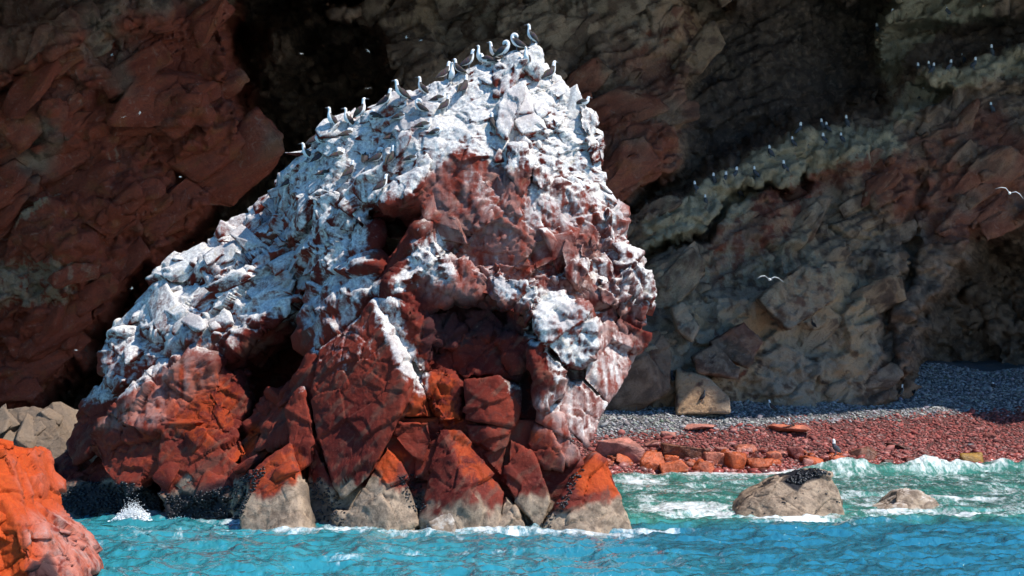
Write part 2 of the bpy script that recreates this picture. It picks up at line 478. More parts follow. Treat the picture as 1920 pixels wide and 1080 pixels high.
# ---- colour zones of the sea stack, drawn on the rock's face (x, z in metres)
ZG = [  # guano
  (.84, 63.5, [(90,770),(100,690),(110,590),(220,410),(370,330),(450,270),(560,160),(800,60),(1000,-10),(1100,80),(1220,180),(1220,360),(1120,390),(1000,330),(940,330),(880,290),(800,340),(770,400),(700,400),(720,540),(690,600),(590,670),(560,610),(500,610),(430,670),(330,670),(280,690),(230,740)]),
  (.94, 64.0, [(480,330),(560,170),(800,60),(1000,-10),(1100,80),(1220,180),(1210,300),(1050,300),(960,280),(880,270),(800,300),(720,360),(620,380)]),
  (.62, 62.5, [(1000,320),(1160,350),(1200,430),(1250,540),(1250,600),(1180,590),(1120,540),(1040,470),(960,420)]),
  (.42, 62.0, [(780,410),(850,290),(900,300),(960,400),(1060,470),(1150,560),(1080,560),(960,520),(880,540),(800,560),(730,570),(740,500)]),
  (.95, 61.0, [(910,505),(1000,520),(1080,555),(1130,600),(1130,650),(1090,700),(1055,695),(1060,745),(1020,770),(1005,755),(1035,700),(985,620),(985,580),(930,560)]),
  (.80, 61.5, [(790,410),(840,450),(860,520),(840,560),(800,520),(740,560),(710,570)]),
  (.90, 61.0, [(688,553),(738,560),(800,700),(778,724),(752,706)]),
  (.36, 61.5, [(600,655),(690,570),(740,690),(640,700),(560,740),(530,760)]),
  (.80, 60.5, [(770,705),(797,710),(803,745),(775,750)]),
  (.55, 60.5, [(930,700),(975,722),(975,770),(955,740)]),
  (.46, 61.5, [(1095,690),(1150,600),(1200,650),(1180,720),(1115,830),(1050,800),(1060,720)]),
  (.5, 59.0, [(775,1000),(850,955),(862,1000)]),
]
ZGN = [ # places the birds do not reach: guano washed or sheltered away
  (.75, 62.0, [(690,395),(745,390),(790,410),(770,450),(715,540),(690,500)]),
  (.7, 62.0, [(800,345),(850,300),(900,400),(960,430),(1060,440),(1120,430),(1140,480),(1060,480),(980,470),(900,500),(860,440),(790,400)]),
  (.9, 61.0, [(830,560),(930,565),(985,620),(1000,690),(900,720),(800,690)]),
  (.45, 66.5, [(360,640),(520,580),(560,620),(430,700),(330,680)]),
]
ZL = [  # orange crust
  (.55, 66.5, [(330,690),(400,670),(470,740),(450,800),(420,850),(350,820),(300,760)]),
  (.35, 66.5, [(160,840),(240,720),(420,690),(480,880),(300,920)]),
  (.8, 64.0, [(430,860),(470,790),(500,800),(480,840),(440,880)]),
  (.95, 59.8, [(1080,890),(1115,845),(1150,870),(1170,950),(1190,1000),(1150,990),(1140,930),(1090,930)]),
  (.55, 59.8, [(440,930),(480,870),(550,830),(575,900),(560,940)]),
  (.6, 60.0, [(730,780),(800,690),(860,700),(870,800),(900,860),(950,920),(900,930),(860,880),(830,800),(780,800)]),
  (.75, 60.0, [(690,920),(720,830),(755,860),(740,900)]),
  (.45, 60.0, [(980,800),(1060,800),(1070,880),(1040,860),(960,830)]),
]
ZD = [  # black patches: mussels, weed, and shade painted under the white bulge
  (.95, 66.5, [(60,970),(80,925),(140,905),(240,900),(330,925),(460,880),(470,980)]),
  (.6, 62.0, [(440,880),(470,830),(500,880),(450,960)]),
  (.75, 60.0, [(740,890),(790,880),(800,960),(780,960)]),
  (.7, 60.0, [(560,900),(600,900),(640,960),(600,1000),(580,990)]),
  (.72, 61.5, [(795,585),(870,550),(960,580),(990,625),(930,640),(840,660),(795,690),(780,640)]),  # hollow under the white bulge: its shade painted in as black
  (.8, 61.0, [(940,690),(985,690),(1000,760),(975,780),(960,730)]),
  (.8, 61.0, [(1050,700),(1080,690),(1090,715),(1065,735)]),
]
ZP = [(.9, 61.5, [(1080,690),(1140,590),(1210,640),(1190,720),(1120,840),(1040,800),(1000,760)]),
      (.6, 60.5, [(1000,800),(1100,800),(1110,850),(1060,860)]),
      (.7, 72.0, [(-50,760),(160,760),(140,930),(-50,930)]),
      (.5, 66.5, [(200,800),(320,660),(410,670),(420,720),(300,800)]),
      (.35, 62.0, [(800,290),(1200,350),(1230,600),(800,560)])]
def stack_zone(co):
    wn = 0.18
    x = co[:, 0] + wn * vnoise(co * 1.3 + 3) + 0.3 * wn * vnoise(co * 4.0 + 3)
    z = co[:, 2] + wn * vnoise(co * 1.3 + 40)
    out = np.zeros((len(co), 4), np.float32)
    def acc(ch, lst, soft, mode='max'):
        for v, d, poly in lst:
            m = mask(x, z, world_poly(poly, d), soft) * v
            if mode == 'max': out[:, ch] = np.maximum(out[:, ch], m)
            else: out[:, ch] *= 1 - m
    acc(0, ZG, 0.30); acc(0, ZGN, 0.35, 'sub')
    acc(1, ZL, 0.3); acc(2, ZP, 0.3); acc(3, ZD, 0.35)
    return out

def grain(co, tan_level=None, streak=(5.5, 5.5, 0.55), strata=(1.2, 1.2, 5.0), ang=48, s1=0.55):
    o = np.zeros((len(co), 4), np.float32)
    o[:, 0] = 0.5 + 0.26 * fbm(co * s1 + 3, 4)
    o[:, 1] = 0.5 + 0.26 * fbm(co * np.array(streak, np.float32) + 13, 4, 0.55)
    o[:, 2] = 0.5 + 0.26 * fbm((co @ rotm('Y', ang).T) * np.array(strata, np.float32) + 23, 4, 0.55)
    if tan_level is not None:
        lv = co[:, 2] - 0.45 * fbm(co * 0.45 + 60, 3) - 0.08 * fbm(co * 3 + 60, 3)
        o[:, 3] = sstep(tan_level + 0.06, tan_level - 0.06, lv)
    return o

def flush_rocks(zone_fn, mat, tan_level=1.30):
    """displace, colour and link every queued rock"""
    if not ROCKS: return []
    co = np.concatenate([r[1] for r in ROCKS])
    nr = np.concatenate([vert_normals(r[1], r[2]) for r in ROCKS])
    am = np.concatenate([np.full(len(r[1]), r[3], np.float32) for r in ROCKS])
    co2 = (co + nr * rock_disp(co, am)[:, None]).astype(np.float32)
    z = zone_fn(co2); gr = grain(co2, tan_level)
    z[:, 0] *= np.concatenate([np.full(len(r[1]), RNG.uniform(.76, 1.08) if len(r[1]) < 60000 else .95, np.float32) for r in ROCKS])     # older and fresher guano
    if tan_level is not None and tan_level < 2.5:
        off = np.concatenate([np.full(len(r[1]), RNG.uniform(-.5, .5), np.float32) for r in ROCKS])
        lv = co2[:, 2] + off - 0.5 * fbm(co2 * 0.6 + 60, 3) - 0.10 * fbm(co2 * 3 + 60, 3) - 0.14 * fbm(co2 * np.array((4, 4, .5)) + 20, 3)
        gr[:, 3] = sstep(tan_level + 0.16, tan_level - 0.16, lv)
    out = []; s = 0
    for name, c, f, a, par in ROCKS:
        e = s + len(c)
        me = new_mesh(name, co2[s:e], f, False)
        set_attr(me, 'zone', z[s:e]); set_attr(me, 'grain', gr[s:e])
        out.append(link_mesh(name, me, mat, par)); s = e
    ROCKS.clear()
    return out
#--STRUCTURE--
# ------------------------------------------------------------------ cliff
def axis(lo, a, b, hi, fine, coarse):
    m = np.arange(a, b + fine, fine)
    l = a - np.cumsum(np.geomspace(fine, coarse, 60)); l = l[l > lo]
    h = m[-1] + np.cumsum(np.geomspace(fine, coarse, 60)); h = h[h < hi]
    return np.concatenate([l[::-1], m, h])

def cliff_depth(u, v):
    p = np.stack([u / 130, v / 130, np.zeros_like(u)], -1).astype(np.float32)
    uu = u + 24 * fbm(p * 1.3, 5, 0.55); vv = v + 24 * fbm(p * 1.3 + 50, 5, 0.55)
    D = 112 + 5 * np.clip((v - 500) / -500, 0, 1) - 3.5 * sstep(420, 700, v)
    D += 1.6 * fbm(p * 0.8 + 9, 3)
    D += 6.5 * sstep(1200, 1650, u)
    D = D - (29 + 4 * sstep(1400, 1000, u) - 8 * sstep(2150, 2700, u)) * sstep(-20, -480, v) - 8 * sstep(-500, -1500, v)          # leans out unseen above the view, shaped to shade wall and upper beach
    def to(val, soft, poly):
        nonlocal D
        m = mask(uu, vv, poly, soft); D = D * (1 - m) + val * m
    # dark hollow high on the right, its floor a sloping ledge
    to(D + 7.0, 22, [(1300,30),(1400,-10),(1660,-10),(1640,60),(1650,190),(1560,225),(1470,245),(1330,320),(1190,408),(1175,400),(1280,300),(1290,200)])
    to(D + 4.0, 16, [(1660,60),(1780,40),(1960,20),(1960,80),(1840,100),(1720,125),(1660,165)])
    to(D + 3.0, 12, [(1640,150),(1740,150),(1790,190),(1740,215),(1650,205)])
    to(D - 0.9, 34, [(1190,425),(1330,335),(1480,250),(1690,225),(1680,290),(1560,320),(1420,385),(1280,440),(1200,470)])
    to(D - 0.8, 30, [(1650,185),(1750,130),(1850,110),(1960,85),(1960,160),(1840,160),(1700,235)])
    to(D - 0.8, 30, [(1190,770),(1180,640),(1300,560),(1450,520),(1620,510),(1660,600),(1660,740),(1500,790)])
    to(D + 1.6, 10, [(1655,700),(1690,420),(1700,300),(1720,310),(1705,480),(1690,640),(1690,740)])
    to(D + 3.0, 10, [(1180,480),(1350,400),(1530,320),(1535,332),(1350,420),(1190,500)])
    # sea cave at the right
    to(136 + 4 * fbm(p * 1.5, 4), 26, [(1715,700),(1770,600),(1800,490),(1860,440),(1930,400),(2500,330),(2500,960),(1600,960),(1690,760)])
    # the deep cave behind the stack
    to(128 + 6 * fbm(p * 1.5, 4) + 10 * sstep(100, 500, v), 20, [(455,-60),(600,-50),(640,45),(700,62),(738,130),(775,200),(900,420),(900,840),(40,840),(110,770),(180,660),(270,545),(385,430),(470,330),(475,250),(440,180),(458,110)])
    to(146, 10, [(618,18),(640,4),(672,10),(675,40),(655,58),(625,50)])
    to(113, 10, [(622,20),(640,8),(668,12),(672,38),(655,54),(628,48)])
    # the red wall at the left, its under-edge cut back
    lw = 92 + 7.0 * sstep(200, 800, v) + 3.0 * sstep(100, -100, v) + 0.010 * np.clip(u - 100, -400, 500) + 1.6 * fbm(p * 1.1 + 80, 3)
    lw += 1.2 * sstep(160, 175, vv + 0.06 * u) - 0.8 * sstep(300, 310, vv - 0.45 * u) - 26 * sstep(-10, -380, v)  # last term: unseen overhang added above to keep sun off this wall
    to(lw, 13, [(-3000,-3000),(380,-600),(420,-40),(446,70),(452,120),(428,160),(458,250),(460,325),(375,425),(262,535),(172,655),(100,765),(20,860),(-3000,1000)])
    return D

def cliff_zone(u, v):
    p = np.stack([u / 60, v / 60, np.zeros_like(u)], -1).astype(np.float32)
    uu = u + 14 * fbm(p, 3); vv = v + 14 * fbm(p + 50, 3)
    o = np.zeros((len(u), 4), np.float32)
    def put(ch, val, soft, poly): o[:, ch] = np.maximum(o[:, ch], val * mask(uu, vv, poly, soft))
    put(0, 1.0, 25, [(-3000,-800),(470,-100),(470,340),(100,800),(-3000,1000)])
    put(0, .75, 30, [(1020,150),(1290,240),(1270,320),(1170,420),(1100,420)])
    put(0, .7, 20, [(1320,430),(1480,330),(1560,300),(1600,330),(1450,470),(1330,560)])
    put(0, .9, 14, [(1330,640),(1400,600),(1430,640),(1400,700)])
    put(0, .6, 30, [(1560,300),(1960,170),(1960,420),(1750,470),(1700,420)])
    put(0, .45, 30, [(1150,40),(1290,20),(1280,240),(1150,240)])
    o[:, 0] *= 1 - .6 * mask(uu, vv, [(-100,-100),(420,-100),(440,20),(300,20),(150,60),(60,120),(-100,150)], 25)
    put(1, 1.0, 16, [(1190,420),(1330,330),(1480,245),(1690,215),(1690,275),(1560,310),(1440,370),(1300,440),(1200,490)])
    put(1, 1.0, 14, [(1650,190),(1750,120),(1850,105),(1960,80),(1960,150),(1840,150),(1740,200),(1700,230)])
    put(1, .95, 14, [(1640,70),(1650,10),(1700,-30),(1860,-30),(1850,40),(1760,60),(1700,100),(1660,190)])
    put(1, .7, 18, [(-100,500),(60,480),(170,490),(150,530),(130,590),(60,570),(-100,600)])
    put(1, .7, 8, [(60,390),(130,350),(150,350),(100,390),(20,440)])
    put(1, .55, 8, [(205,290),(228,260),(235,300),(215,325)])
    put(1, .55, 20, [(1200,520),(1330,470),(1500,440),(1560,500),(1500,560),(1300,560)])
    put(2, 1.0, 22, [(1180,770),(1190,650),(1270,560),(1450,560),(1530,480),(1640,520),(1650,740),(1500,790)])
    put(2, .4, 40, [(1200,420),(1620,330),(1700,420),(1650,560),(1200,560)])
    put(2, .45, 40, [(640,-100),(1000,-100),(1300,-60),(1380,120),(1320,160),(1150,60),(900,120),(740,80)])
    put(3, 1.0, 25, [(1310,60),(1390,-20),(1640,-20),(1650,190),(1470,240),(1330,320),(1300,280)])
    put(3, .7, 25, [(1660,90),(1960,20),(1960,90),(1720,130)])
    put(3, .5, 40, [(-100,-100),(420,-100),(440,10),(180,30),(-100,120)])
    return o

def build_cliff():
    us = axis(-1800, -40, 1960, 3600, 3.1, 110); vs = axis(-560, -30, 800, 930, 3.1, 60)
    U, V = np.meshgrid(us, vs, indexing='ij'); sh = U.shape
    u, v = U.ravel(), V.ravel()
    D = cliff_depth(u, v)
    co = np.stack([(u - CX) / FP * D, D, CH - (v - HY) / FP * D], -1).astype(np.float32)
    idx = np.arange(u.size).reshape(sh)
    faces = np.stack([idx[:-1, :-1], idx[:-1, 1:], idx[1:, 1:], idx[1:, :-1]], -1).reshape(-1, 4)
    nr = vert_normals(co, faces)
    if nr[:, 1].mean() > 0: faces = faces[:, ::-1]; nr = -nr
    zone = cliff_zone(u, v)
    # relief: big fractured blocks, bedding, joints
    q = co + 0.5 * np.stack([vnoise(co * 0.5 + 5), vnoise(co * 0.5 + 31), vnoise(co * 0.5 + 57)], -1)
    Rb = rotm('Y', 24)
    t1, r1, e1 = voro((q @ Rb.T) * np.array((0.20, 0.28, 0.34), np.float32))
    t2, r2, e2 = voro((q @ Rb.T) * np.array((0.36, 0.6, 1.5), np.float32))
    t3, r3, e3 = voro(q * np.array((1.7, 1.7, 2.4), np.float32))
    bed = fbm((q @ Rb.T) * np.array((0.16, 0.3, 1.3), np.float32), 4, 0.55, True)
    crk = sstep(-0.25, 0.2, vnoise(co * 0.21 + 90))
    d = 0.8 * t1 + 0.32 * r1 - 0.50 * np.exp(-e1 / 0.013) * crk
    d += 0.28 * t2 + 0.14 * r2
    d += 0.10 * t3 + 0.05 * r3
    d += 0.15 * fbm(co * 1.0, 5, 0.55, True) + 0.05 * bed
    for ang, th, am in ((34, 1.9, 0.40), (30, 0.72, 0.11)):
        sb = (-co[:, 0] * math.sin(math.radians(ang)) + co[:, 2] * math.cos(math.radians(ang)) + 0.55 * fbm(co * 0.22 + ang, 4)) / th
        fr = sb - np.floor(sb); wgt = 0.35 + 0.65 * sstep(-0.2, 0.3, vnoise(co * 0.13 + 3 * ang))
        d += am * wgt * (fr - 0.5) * sstep(1.0, 0.93, fr)
    # knobbly crust where grass and guano sit; rounded pebbles in the dark conglomerate
    d += zone[:, 1] * (0.16 * (0.5 - np.abs(vnoise(co * 1.7))) + 0.20 * fbm(co * 2.6 + 4, 4, 0.65))
    d += zone[:, 3] * (0.22 * np.maximum(0, 0.55 - voro(co * 1.6)[2] * -1) - 0.1)
    stretch = np.clip(1.4 - np.abs(np.gradient(D.reshape(sh), axis=0)).ravel() - np.abs(np.gradient(D.reshape(sh), axis=1)).ravel(), 0.25, 1)
    nr = nr * 0.45 + np.array((0, -0.55, 0.0), np.float32)
    co = co + nr * (d * stretch)[:, None]
    me = new_mesh('cliff', co, faces, False)
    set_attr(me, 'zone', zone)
    gr = grain(co, None, (3.2, 3.2, 0.6), (0.5, 0.5, 3.0), 24, 0.28); gr[:, 3] = 0.5 + 0.26 * fbm(co * 1.5 + 33, 5, 0.6)
    set_attr(me, 'grain', gr)
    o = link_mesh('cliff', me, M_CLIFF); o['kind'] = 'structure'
    # slabs standing proud of the wall, bedded like it
    ok = np.where((u > -30) & (u < 1940) & (v > -25) & (v < 760) & (stretch > .8) & (D < 122) & (zone[:, 1] < .5) & ((zone[:, 2] < .6) | (RNG.random(len(u)) < .3)))[0]
    sl, pick = [], RNG.choice(ok, 290, replace=False)
    for i in pick:
        r = float(np.clip(RNG.lognormal(math.log(1.0), .5), .4, 2.6))
        sl.append(hull_poly(slab_pts(co[i], np.array((RNG.normal(0, .22), -1, RNG.normal(-.05, .2))), np.array((.84, 0, .54)), r, (1.35, .62, .30), -.10), int(np.clip(r / .22, 2, 8))))
    pc = np.concatenate([q[0] for q in sl]); pn = np.concatenate([vert_normals(*q) for q in sl])
    pc = (pc + pn * (0.10 * fbm(pc * 1.6, 4, .6))[:, None]).astype(np.float32)
    g2 = grain(pc, None, (3.2, 3.2, 0.6), (0.5, 0.5, 3.0), 24, 0.28); g2[:, 3] = 0.5 + 0.26 * fbm(pc * 1.5 + 33, 5, 0.6)
    k = 0
    for i, (q, pf) in zip(pick, sl):
        e = k + len(q); pm = new_mesh('cliff_slab', pc[k:e], pf, False)
        set_attr(pm, 'zone', np.tile(zone[i], (len(q), 1))); set_attr(pm, 'grain', g2[k:e])
        link_mesh('cliff_slab', pm, M_CLIFF, o); k = e
    return o
CLIFF = build_cliff()

# ------------------------------------------------------------------ shore: shingle beach
YW_X = np.array([-200, -30, -22, -14, -6, 1, 5.4, 14.3, 29.9, 45, 90, 200.]); YW_Y = np.array([86, 86, 86, 87, 90, 92.5, 93.8, 96.3, 104.8, 108, 108, 108.])
def waterline(x): return np.interp(x, YW_X, YW_Y)
def beach_z(x, y):
    s = y - waterline(x)
    sl = np.interp(x, [-20, 5, 15, 30], [0.30, 0.245, 0.245, 0.285])
    z = np.where(s > 0, s * sl * (1 + 0.3 * np.exp(-np.clip(s, 0, 99) / 3)), s * 0.16)
    q = np.stack([x * 0.25, y * 0.25, x * 0], -1)
    z = np.minimum(z, np.interp(x, [-5, 4, 14, 30], [2.2, 3.2, 4.4, 5.4]) + 0.02 * np.clip(y - 112, 0, 99) + 0.5 * fbm(q * 0.7 + 5, 3))
    return np.maximum(z + 0.12 * fbm(q, 3), -9)
def beach_split(x): return np.interp(x, [4, 8, 14, 22, 33, 45], [1.70, 1.85, 2.15, 2.55, 2.9, 3.2])

xs = axis(-600, -25, 42, 600, 0.4, 60); ys = axis(25, 86, 128, 600, 0.4, 60)
X, Y = np.meshgrid(xs, ys, indexing='ij'); x, y = X.ravel(), Y.ravel()
z = beach_z(x, y); z = np.where(y > 150, np.minimum(z, 14), z)
idx = np.arange(x.size).reshape(X.shape)
fc = np.stack([idx[:-1, :-1], idx[1:, :-1], idx[1:, 1:], idx[:-1, 1:]], -1).reshape(-1, 4)
me = new_mesh('beach', np.stack([x, y, z], -1), fc, True)
g = sstep(-0.25, 0.25, z - beach_split(x))
c = np.ones((x.size, 4), np.float32)
c[:, :3] = np.array((0.10, 0.045, 0.04)) * (1 - g[:, None]) + np.array((0.10, 0.10, 0.105)) * g[:, None]
set_attr(me, 'col', c)
bo = link_mesh('beach', me, M_BEACH); bo['kind'] = 'structure'

bm = bmesh.new(); bmesh.ops.create_icosphere(bm, subdivisions=1, radius=1)
ICO = (np.array([v.co for v in bm.verts]), np.array([[v.index for v in f.verts] for f in bm.faces])); bm.free()
OCT = (np.array([(1, 0, 0), (-1, 0, 0), (0, 1, 0), (0, -1, 0), (0, 0, 1), (0, 0, -1)], float) * 1.15,
       np.array([(0, 2, 4), (2, 1, 4), (1, 3, 4), (3, 0, 4), (2, 0, 5), (1, 2, 5), (3, 1, 5), (0, 3, 5)]))
# pebbles: low stones bedded in the slope, one mass
def pebbles(name, n, red, label):
    x = RNG.uniform(2.5, 40, n * 4); s = RNG.uniform(-0.6, 24, n * 4) ; y = waterline(x) + s
    z = beach_z(x, y)
    dz = z - beach_split(x) + RNG.normal(0, 0.17, len(x))
    u = CX + FP * x / y
    ok = (u < 1960) & (u > 1060) & ((dz < 0) if red else ((dz >= 0) & (s < 22)))
    x, y, z, s = (a[ok][:n] for a in (x, y, z, s)); n = len(x)
    bv, bf = (ICO if red else OCT)
    near = np.exp(-np.clip(s, 0, 99) / 2.5)
    r = RNG.lognormal(math.log(0.052), 0.45, n) * (1 + 0.7 * near) * (1.0 if red else 0.95)
    sc = np.stack([r * RNG.uniform(0.9, 1.6, n), r * RNG.uniform(0.8, 1.3, n), r * RNG.uniform(0.5, 0.85, n)], -1)
    jit = 1 + RNG.uniform(-0.2, 0.2, (n, len(bv)))
    v = bv[None] * jit[..., None] * sc[:, None]
    a = RNG.uniform(0, 6.28, n); ca, sa = np.cos(a)[:, None], np.sin(a)[:, None]
    vx = v[..., 0] * ca - v[..., 1] * sa; vy = v[..., 0] * sa + v[..., 1] * ca
    tilt = RNG.normal(0, 0.25, n)[:, None]
    co = np.stack([vx + x[:, None], vy + y[:, None], v[..., 2] + vx * tilt + z[:, None] + r[:, None] * 0.25], -1).reshape(-1, 3)
    fs = (bf[None] + (np.arange(n) * len(bv))[:, None, None]).reshape(-1, 3)
    me = new_mesh(name, co, fs, False)
    if red:
        base = np.array((0.21, 0.045, 0.036)) * RNG.uniform(0.35, 1.45, n)[:, None] + (RNG.uniform(0, 1, n)[:, None] ** 4) * np.array((.10, .10, .09))
    else:
        base = np.array((0.25, 0.24, 0.235)) * RNG.uniform(0.45, 1.5, n)[:, None] * np.array((1, 1, 1)) + RNG.normal(0, 0.012, (n, 3))
    c = np.ones((n, 4)); c[:, :3] = np.clip(base, 0.01, 0.8); c[:, 3] = near if red else 0
    set_attr(me, 'col', np.repeat(c, len(bv), 0))
    o = link_mesh(name, me, M_PEB)
    tag(o, label, 'pebbles', kind='stuff')
pebbles('grey_pebbles', 26000, False, 'grey shingle on the upper beach below the cliff')
pebbles('red_pebbles', 21000, True, 'dark red shingle on the lower beach above the surf')

# ------------------------------------------------------------------ sea
def build_sea():
    us = axis(-30000, -60, 1980, 30000, 4.4, 4000)
    rows = np.concatenate([[-400, -120, -40, -10, 2, 12, 22, 32, 40], np.arange(44, 72, 0.11), np.arange(72, 110, 0.18), [112, 116, 125, 150, 220, 500, 1500]])
    U, Y = np.meshgrid(us, rows, indexing='ij'); sh = U.shape
    u, y = U.ravel(), Y.ravel()
    x = (u - CX) / FP * np.clip(y, 40, 115)
    p = np.stack([x, y, np.zeros_like(x)], -1).astype(np.float32)
    lively = sstep(40, 46, y) * sstep(118, 108, y) * sstep(-900, -100, u) * sstep(2900, 2000, u)
    h = 0.10 * fbm(p * np.array((0.45, 0.40, 1)) + 3, 3, 0.55)
    h += 0.15 * fbm(p * np.array((0.55, 0.95, 1)) + 9, 4, 0.5, True) * (0.4 + 0.6 * sstep(75, 60, y))
    h += 0.035 * vnoise(p * np.array((5.0, 6.5, 1)) + 29)
    s = y - waterline(x)
    right = sstep(2.0, 6.0, x)
    # low swell running onto the beach, and one breaker
    warp = 1.2 * vnoise(p * 0.18 + 70)
    ph = s + warp
    h += right * 0.16 * (np.sin(ph * 2 * math.pi / 6.2 + 0.6) * 0.5 + 0.5) ** 2 * sstep(-30, -14, s) * sstep(0, -2.5, s)
    bx = sstep(13.5, 17.5, x) * (0.65 + 0.35 * vnoise(p * np.array((0.35, 0.0, 1)) + 11) + 0.2 * vnoise(p * np.array((1.4, 0.4, 1)) + 5))
    cr = y - (93.5 + 0.10 * (x - 16) + 0.7 * vnoise(p * np.array((0.25, 0, 1)) + 2))
    brk = np.where(cr < 0, np.exp(-(cr / 0.9) ** 2), np.exp(-(cr / 1.9) ** 2))
    h += 0.85 * bx * brk * (1 + 0.12 * fbm(p * 3.0, 3))
    z = h * lively
    z = np.where(y < 42, 0.0, z)
    # colour of the water: deep blue at the right front, turquoise left, green over the shallows
    left = sstep(7.5, -5.0, x + 1.5 * vnoise(p * 0.2 + 13) + 0.25 * (y - 56))
    mid = sstep(60.5, 64.5, y + 1.2 * vnoise(p * 0.3 + 5)) * sstep(-1, 4, x)
    blue = np.array((0.022, 0.155, 0.215)); teal = np.array((0.028, 0.22, 0.255)); green = np.array((0.045, 0.215, 0.175))
    c = blue + (teal - blue) * left[:, None]
    c = c + (green - c) * mid[:, None]
    shal = sstep(-9, -1, s) * right
    c = c + (np.array((0.10, 0.20, 0.15)) - c) * (0.5 * shal)[:, None]
    # foam
    f = np.zeros_like(x)
    def at(px, py, rx, ry, val):
        nonlocal f
        d = CH * FP / (py - HY); cx = (px - CX) / FP * d
        dy0 = ry * d * d / (CH * FP); dx0 = rx / FP * d
        f = np.maximum(f, val * np.exp(-((x - cx) / dx0) ** 2 - ((y - d) / dy0) ** 2))
    at(1290, 955, 110, 16, .95); at(1350, 968, 70, 8, .7); at(1230, 1000, 90, 6, .6); at(1220, 940, 50, 16, .55)
    at(1320, 892, 170, 8, .95); at(1200, 905, 60, 6, .8); at(1300, 925, 120, 5, .5)
    at(1480, 978, 170, 9, .75); at(1700, 962, 130, 7, .75); at(1850, 970, 120, 6, .85); at(1790, 938, 160, 5, .7); at(1640, 950, 60, 5, .6)
    at(1700, 915, 200, 5, .35); at(1850, 930, 100, 5, .5)
    at(130, 1016, 22, 9, 1.0); at(480, 985, 100, 8, .75); at(300, 972, 120, 6, .75); at(350, 1000, 260, 20, .22); at(620, 1000, 60, 6, .4)
    at(900, 1003, 300, 5, .6); at(1110, 1004, 110, 6, .7); at(620, 1001, 160, 6, .6); at(250, 1030, 200, 20, .2)
    f = np.maximum(f, 0.95 * bx * np.exp(-((cr + 0.15) / 1.1) ** 2) * sstep(-1.2, 0.3, cr + 0.8 * vnoise(p * 1.1 + 8)))
    f = np.maximum(f, 0.8 * bx * sstep(0.2, 3.0, cr) * right)
    f = np.maximum(f, 0.62 * bx * sstep(-2.6, -0.4, cr))
    f = np.maximum(f, 0.98 * right * sstep(-3.2, -0.6, s + 0.9 * vnoise(p * 0.5 + 21)))
    f = np.maximum(f, (0.36 + 0.14 * vnoise(p * np.array((.35, .5, 1)) + 44)) * right * sstep(62, 66, y))
    f = np.maximum(f, 0.26 * left * sstep(64, 57, y) * sstep(0.0, 0.5, vnoise(p * np.array((.4, .5, 1)) + 64)))
    rgba = np.concatenate([c, f[:, None]], -1)
    idx = np.arange(u.size).reshape(sh)
    faces = np.stack([idx[:-1, :-1], idx[1:, :-1], idx[1:, 1:], idx[:-1, 1:]], -1).reshape(-1, 4)
    me = new_mesh('sea', np.stack([x, y, z], -1), faces, True)
    set_attr(me, 'col', rgba)
    o = link_mesh('sea', me, M_WATER); o['kind'] = 'structure'
build_sea()

# ------------------------------------------------------------------ the sea stack
stack = empty('sea_stack', (P(820, 1000, 62)[0], 62, 0))
tag(stack, 'tall guano-whitened red rock stack rising from the sea in front of the cliff', 'rock stack')
B = lambda f, t, amp=1.0, **k: block(f, t, stack, amp, **k)
# crown and shoulders
B([(985,92,64.4),(1008,92,64.4),(930,118,64),(830,152,64),(760,190,64.2),(680,218,64.8),(612,252,65.5),(562,302,66),(522,352,66.6),
   (600,402,65.2),(660,392,63.8),(715,380,62.5),(757,362,62.1),(805,270,62.5),(880,270,62.2),(850,400,61.9),(950,420,61.7),(1045,160,63.8),(1105,215,63.6),(1128,280,63.4),(1136,360,63.3)], 6.5, .55, shrink=.85, sp=.06)
B([(800,405,62.3),(850,395,61.8),(960,400,61.5),(1050,330,62.2),(1134,360,63.2),(1162,420,63),(1190,485,62.9),(1214,540,62.9),(1214,575,63),(1190,610,63),(1100,640,62.0),(1000,600,61.6),(900,560,61.7),(820,550,61.8),(780,480,62)], 8, .6, sp=.06)
# peak
B([(1000,78,63.7),(1014,90,63.6),(1018,128,63.5),(1008,150,63.4),(985,130,63.3),(984,98,63.6)], 1.2, .35)
B([(975,98,63.4),(985,120,63.2),(960,165,62.9),(930,180,62.9),(925,130,63.6),(955,100,63.8)], 2, .5)
# raised slabs on the right shoulder
B([(950,165,62.9),(985,150,63.0),(975,200,62.6),(950,262,62.1),(930,250,62.2),(935,200,62.6)], 1.5, .4)
B([(955,270,62.1),(985,268,62.0),(1000,300,61.9),(990,345,61.6),(972,365,61.5),(950,320,61.8)], 1.4, .4)
B([(945,320,61.9),(965,345,61.6),(972,380,61.5),(955,410,61.5),(940,390,61.6)], 1.2, .45)
B([(1000,310,61.9),(1025,315,61.9),(1028,345,61.7),(1015,355,61.6),(1002,340,61.7)], 1.0, .4)
B([(1085,195,63.3),(1118,205,63.5),(1124,245,63.4),(1105,262,63.1),(1088,240,63.1)], 1.5, .7)
B([(1100,235,63.2),(1128,262,63.2),(1134,300,63.1),(1112,310,62.9),(1100,275,62.9)], 1.6, .7)
B([(1128,380,63),(1165,395,63),(1168,440,62.8),(1145,450,62.6),(1125,420,62.7)], 2, .8)
B([(1150,460,62.6),(1195,480,62.8),(1222,535,62.8),(1224,578,62.8),(1195,560,62.4),(1160,520,62.2)], 2.4, .9)
B([(1120,520,61.9),(1175,520,62.2),(1178,560,62),(1150,578,61.8),(1128,566,61.7)], 2, .7)
B([(1060,445,61.7),(1095,455,61.7),(1105,490,61.5),(1085,545,61.2),(1060,510,61.3),(1050,475,61.5)], 1.6, .5)
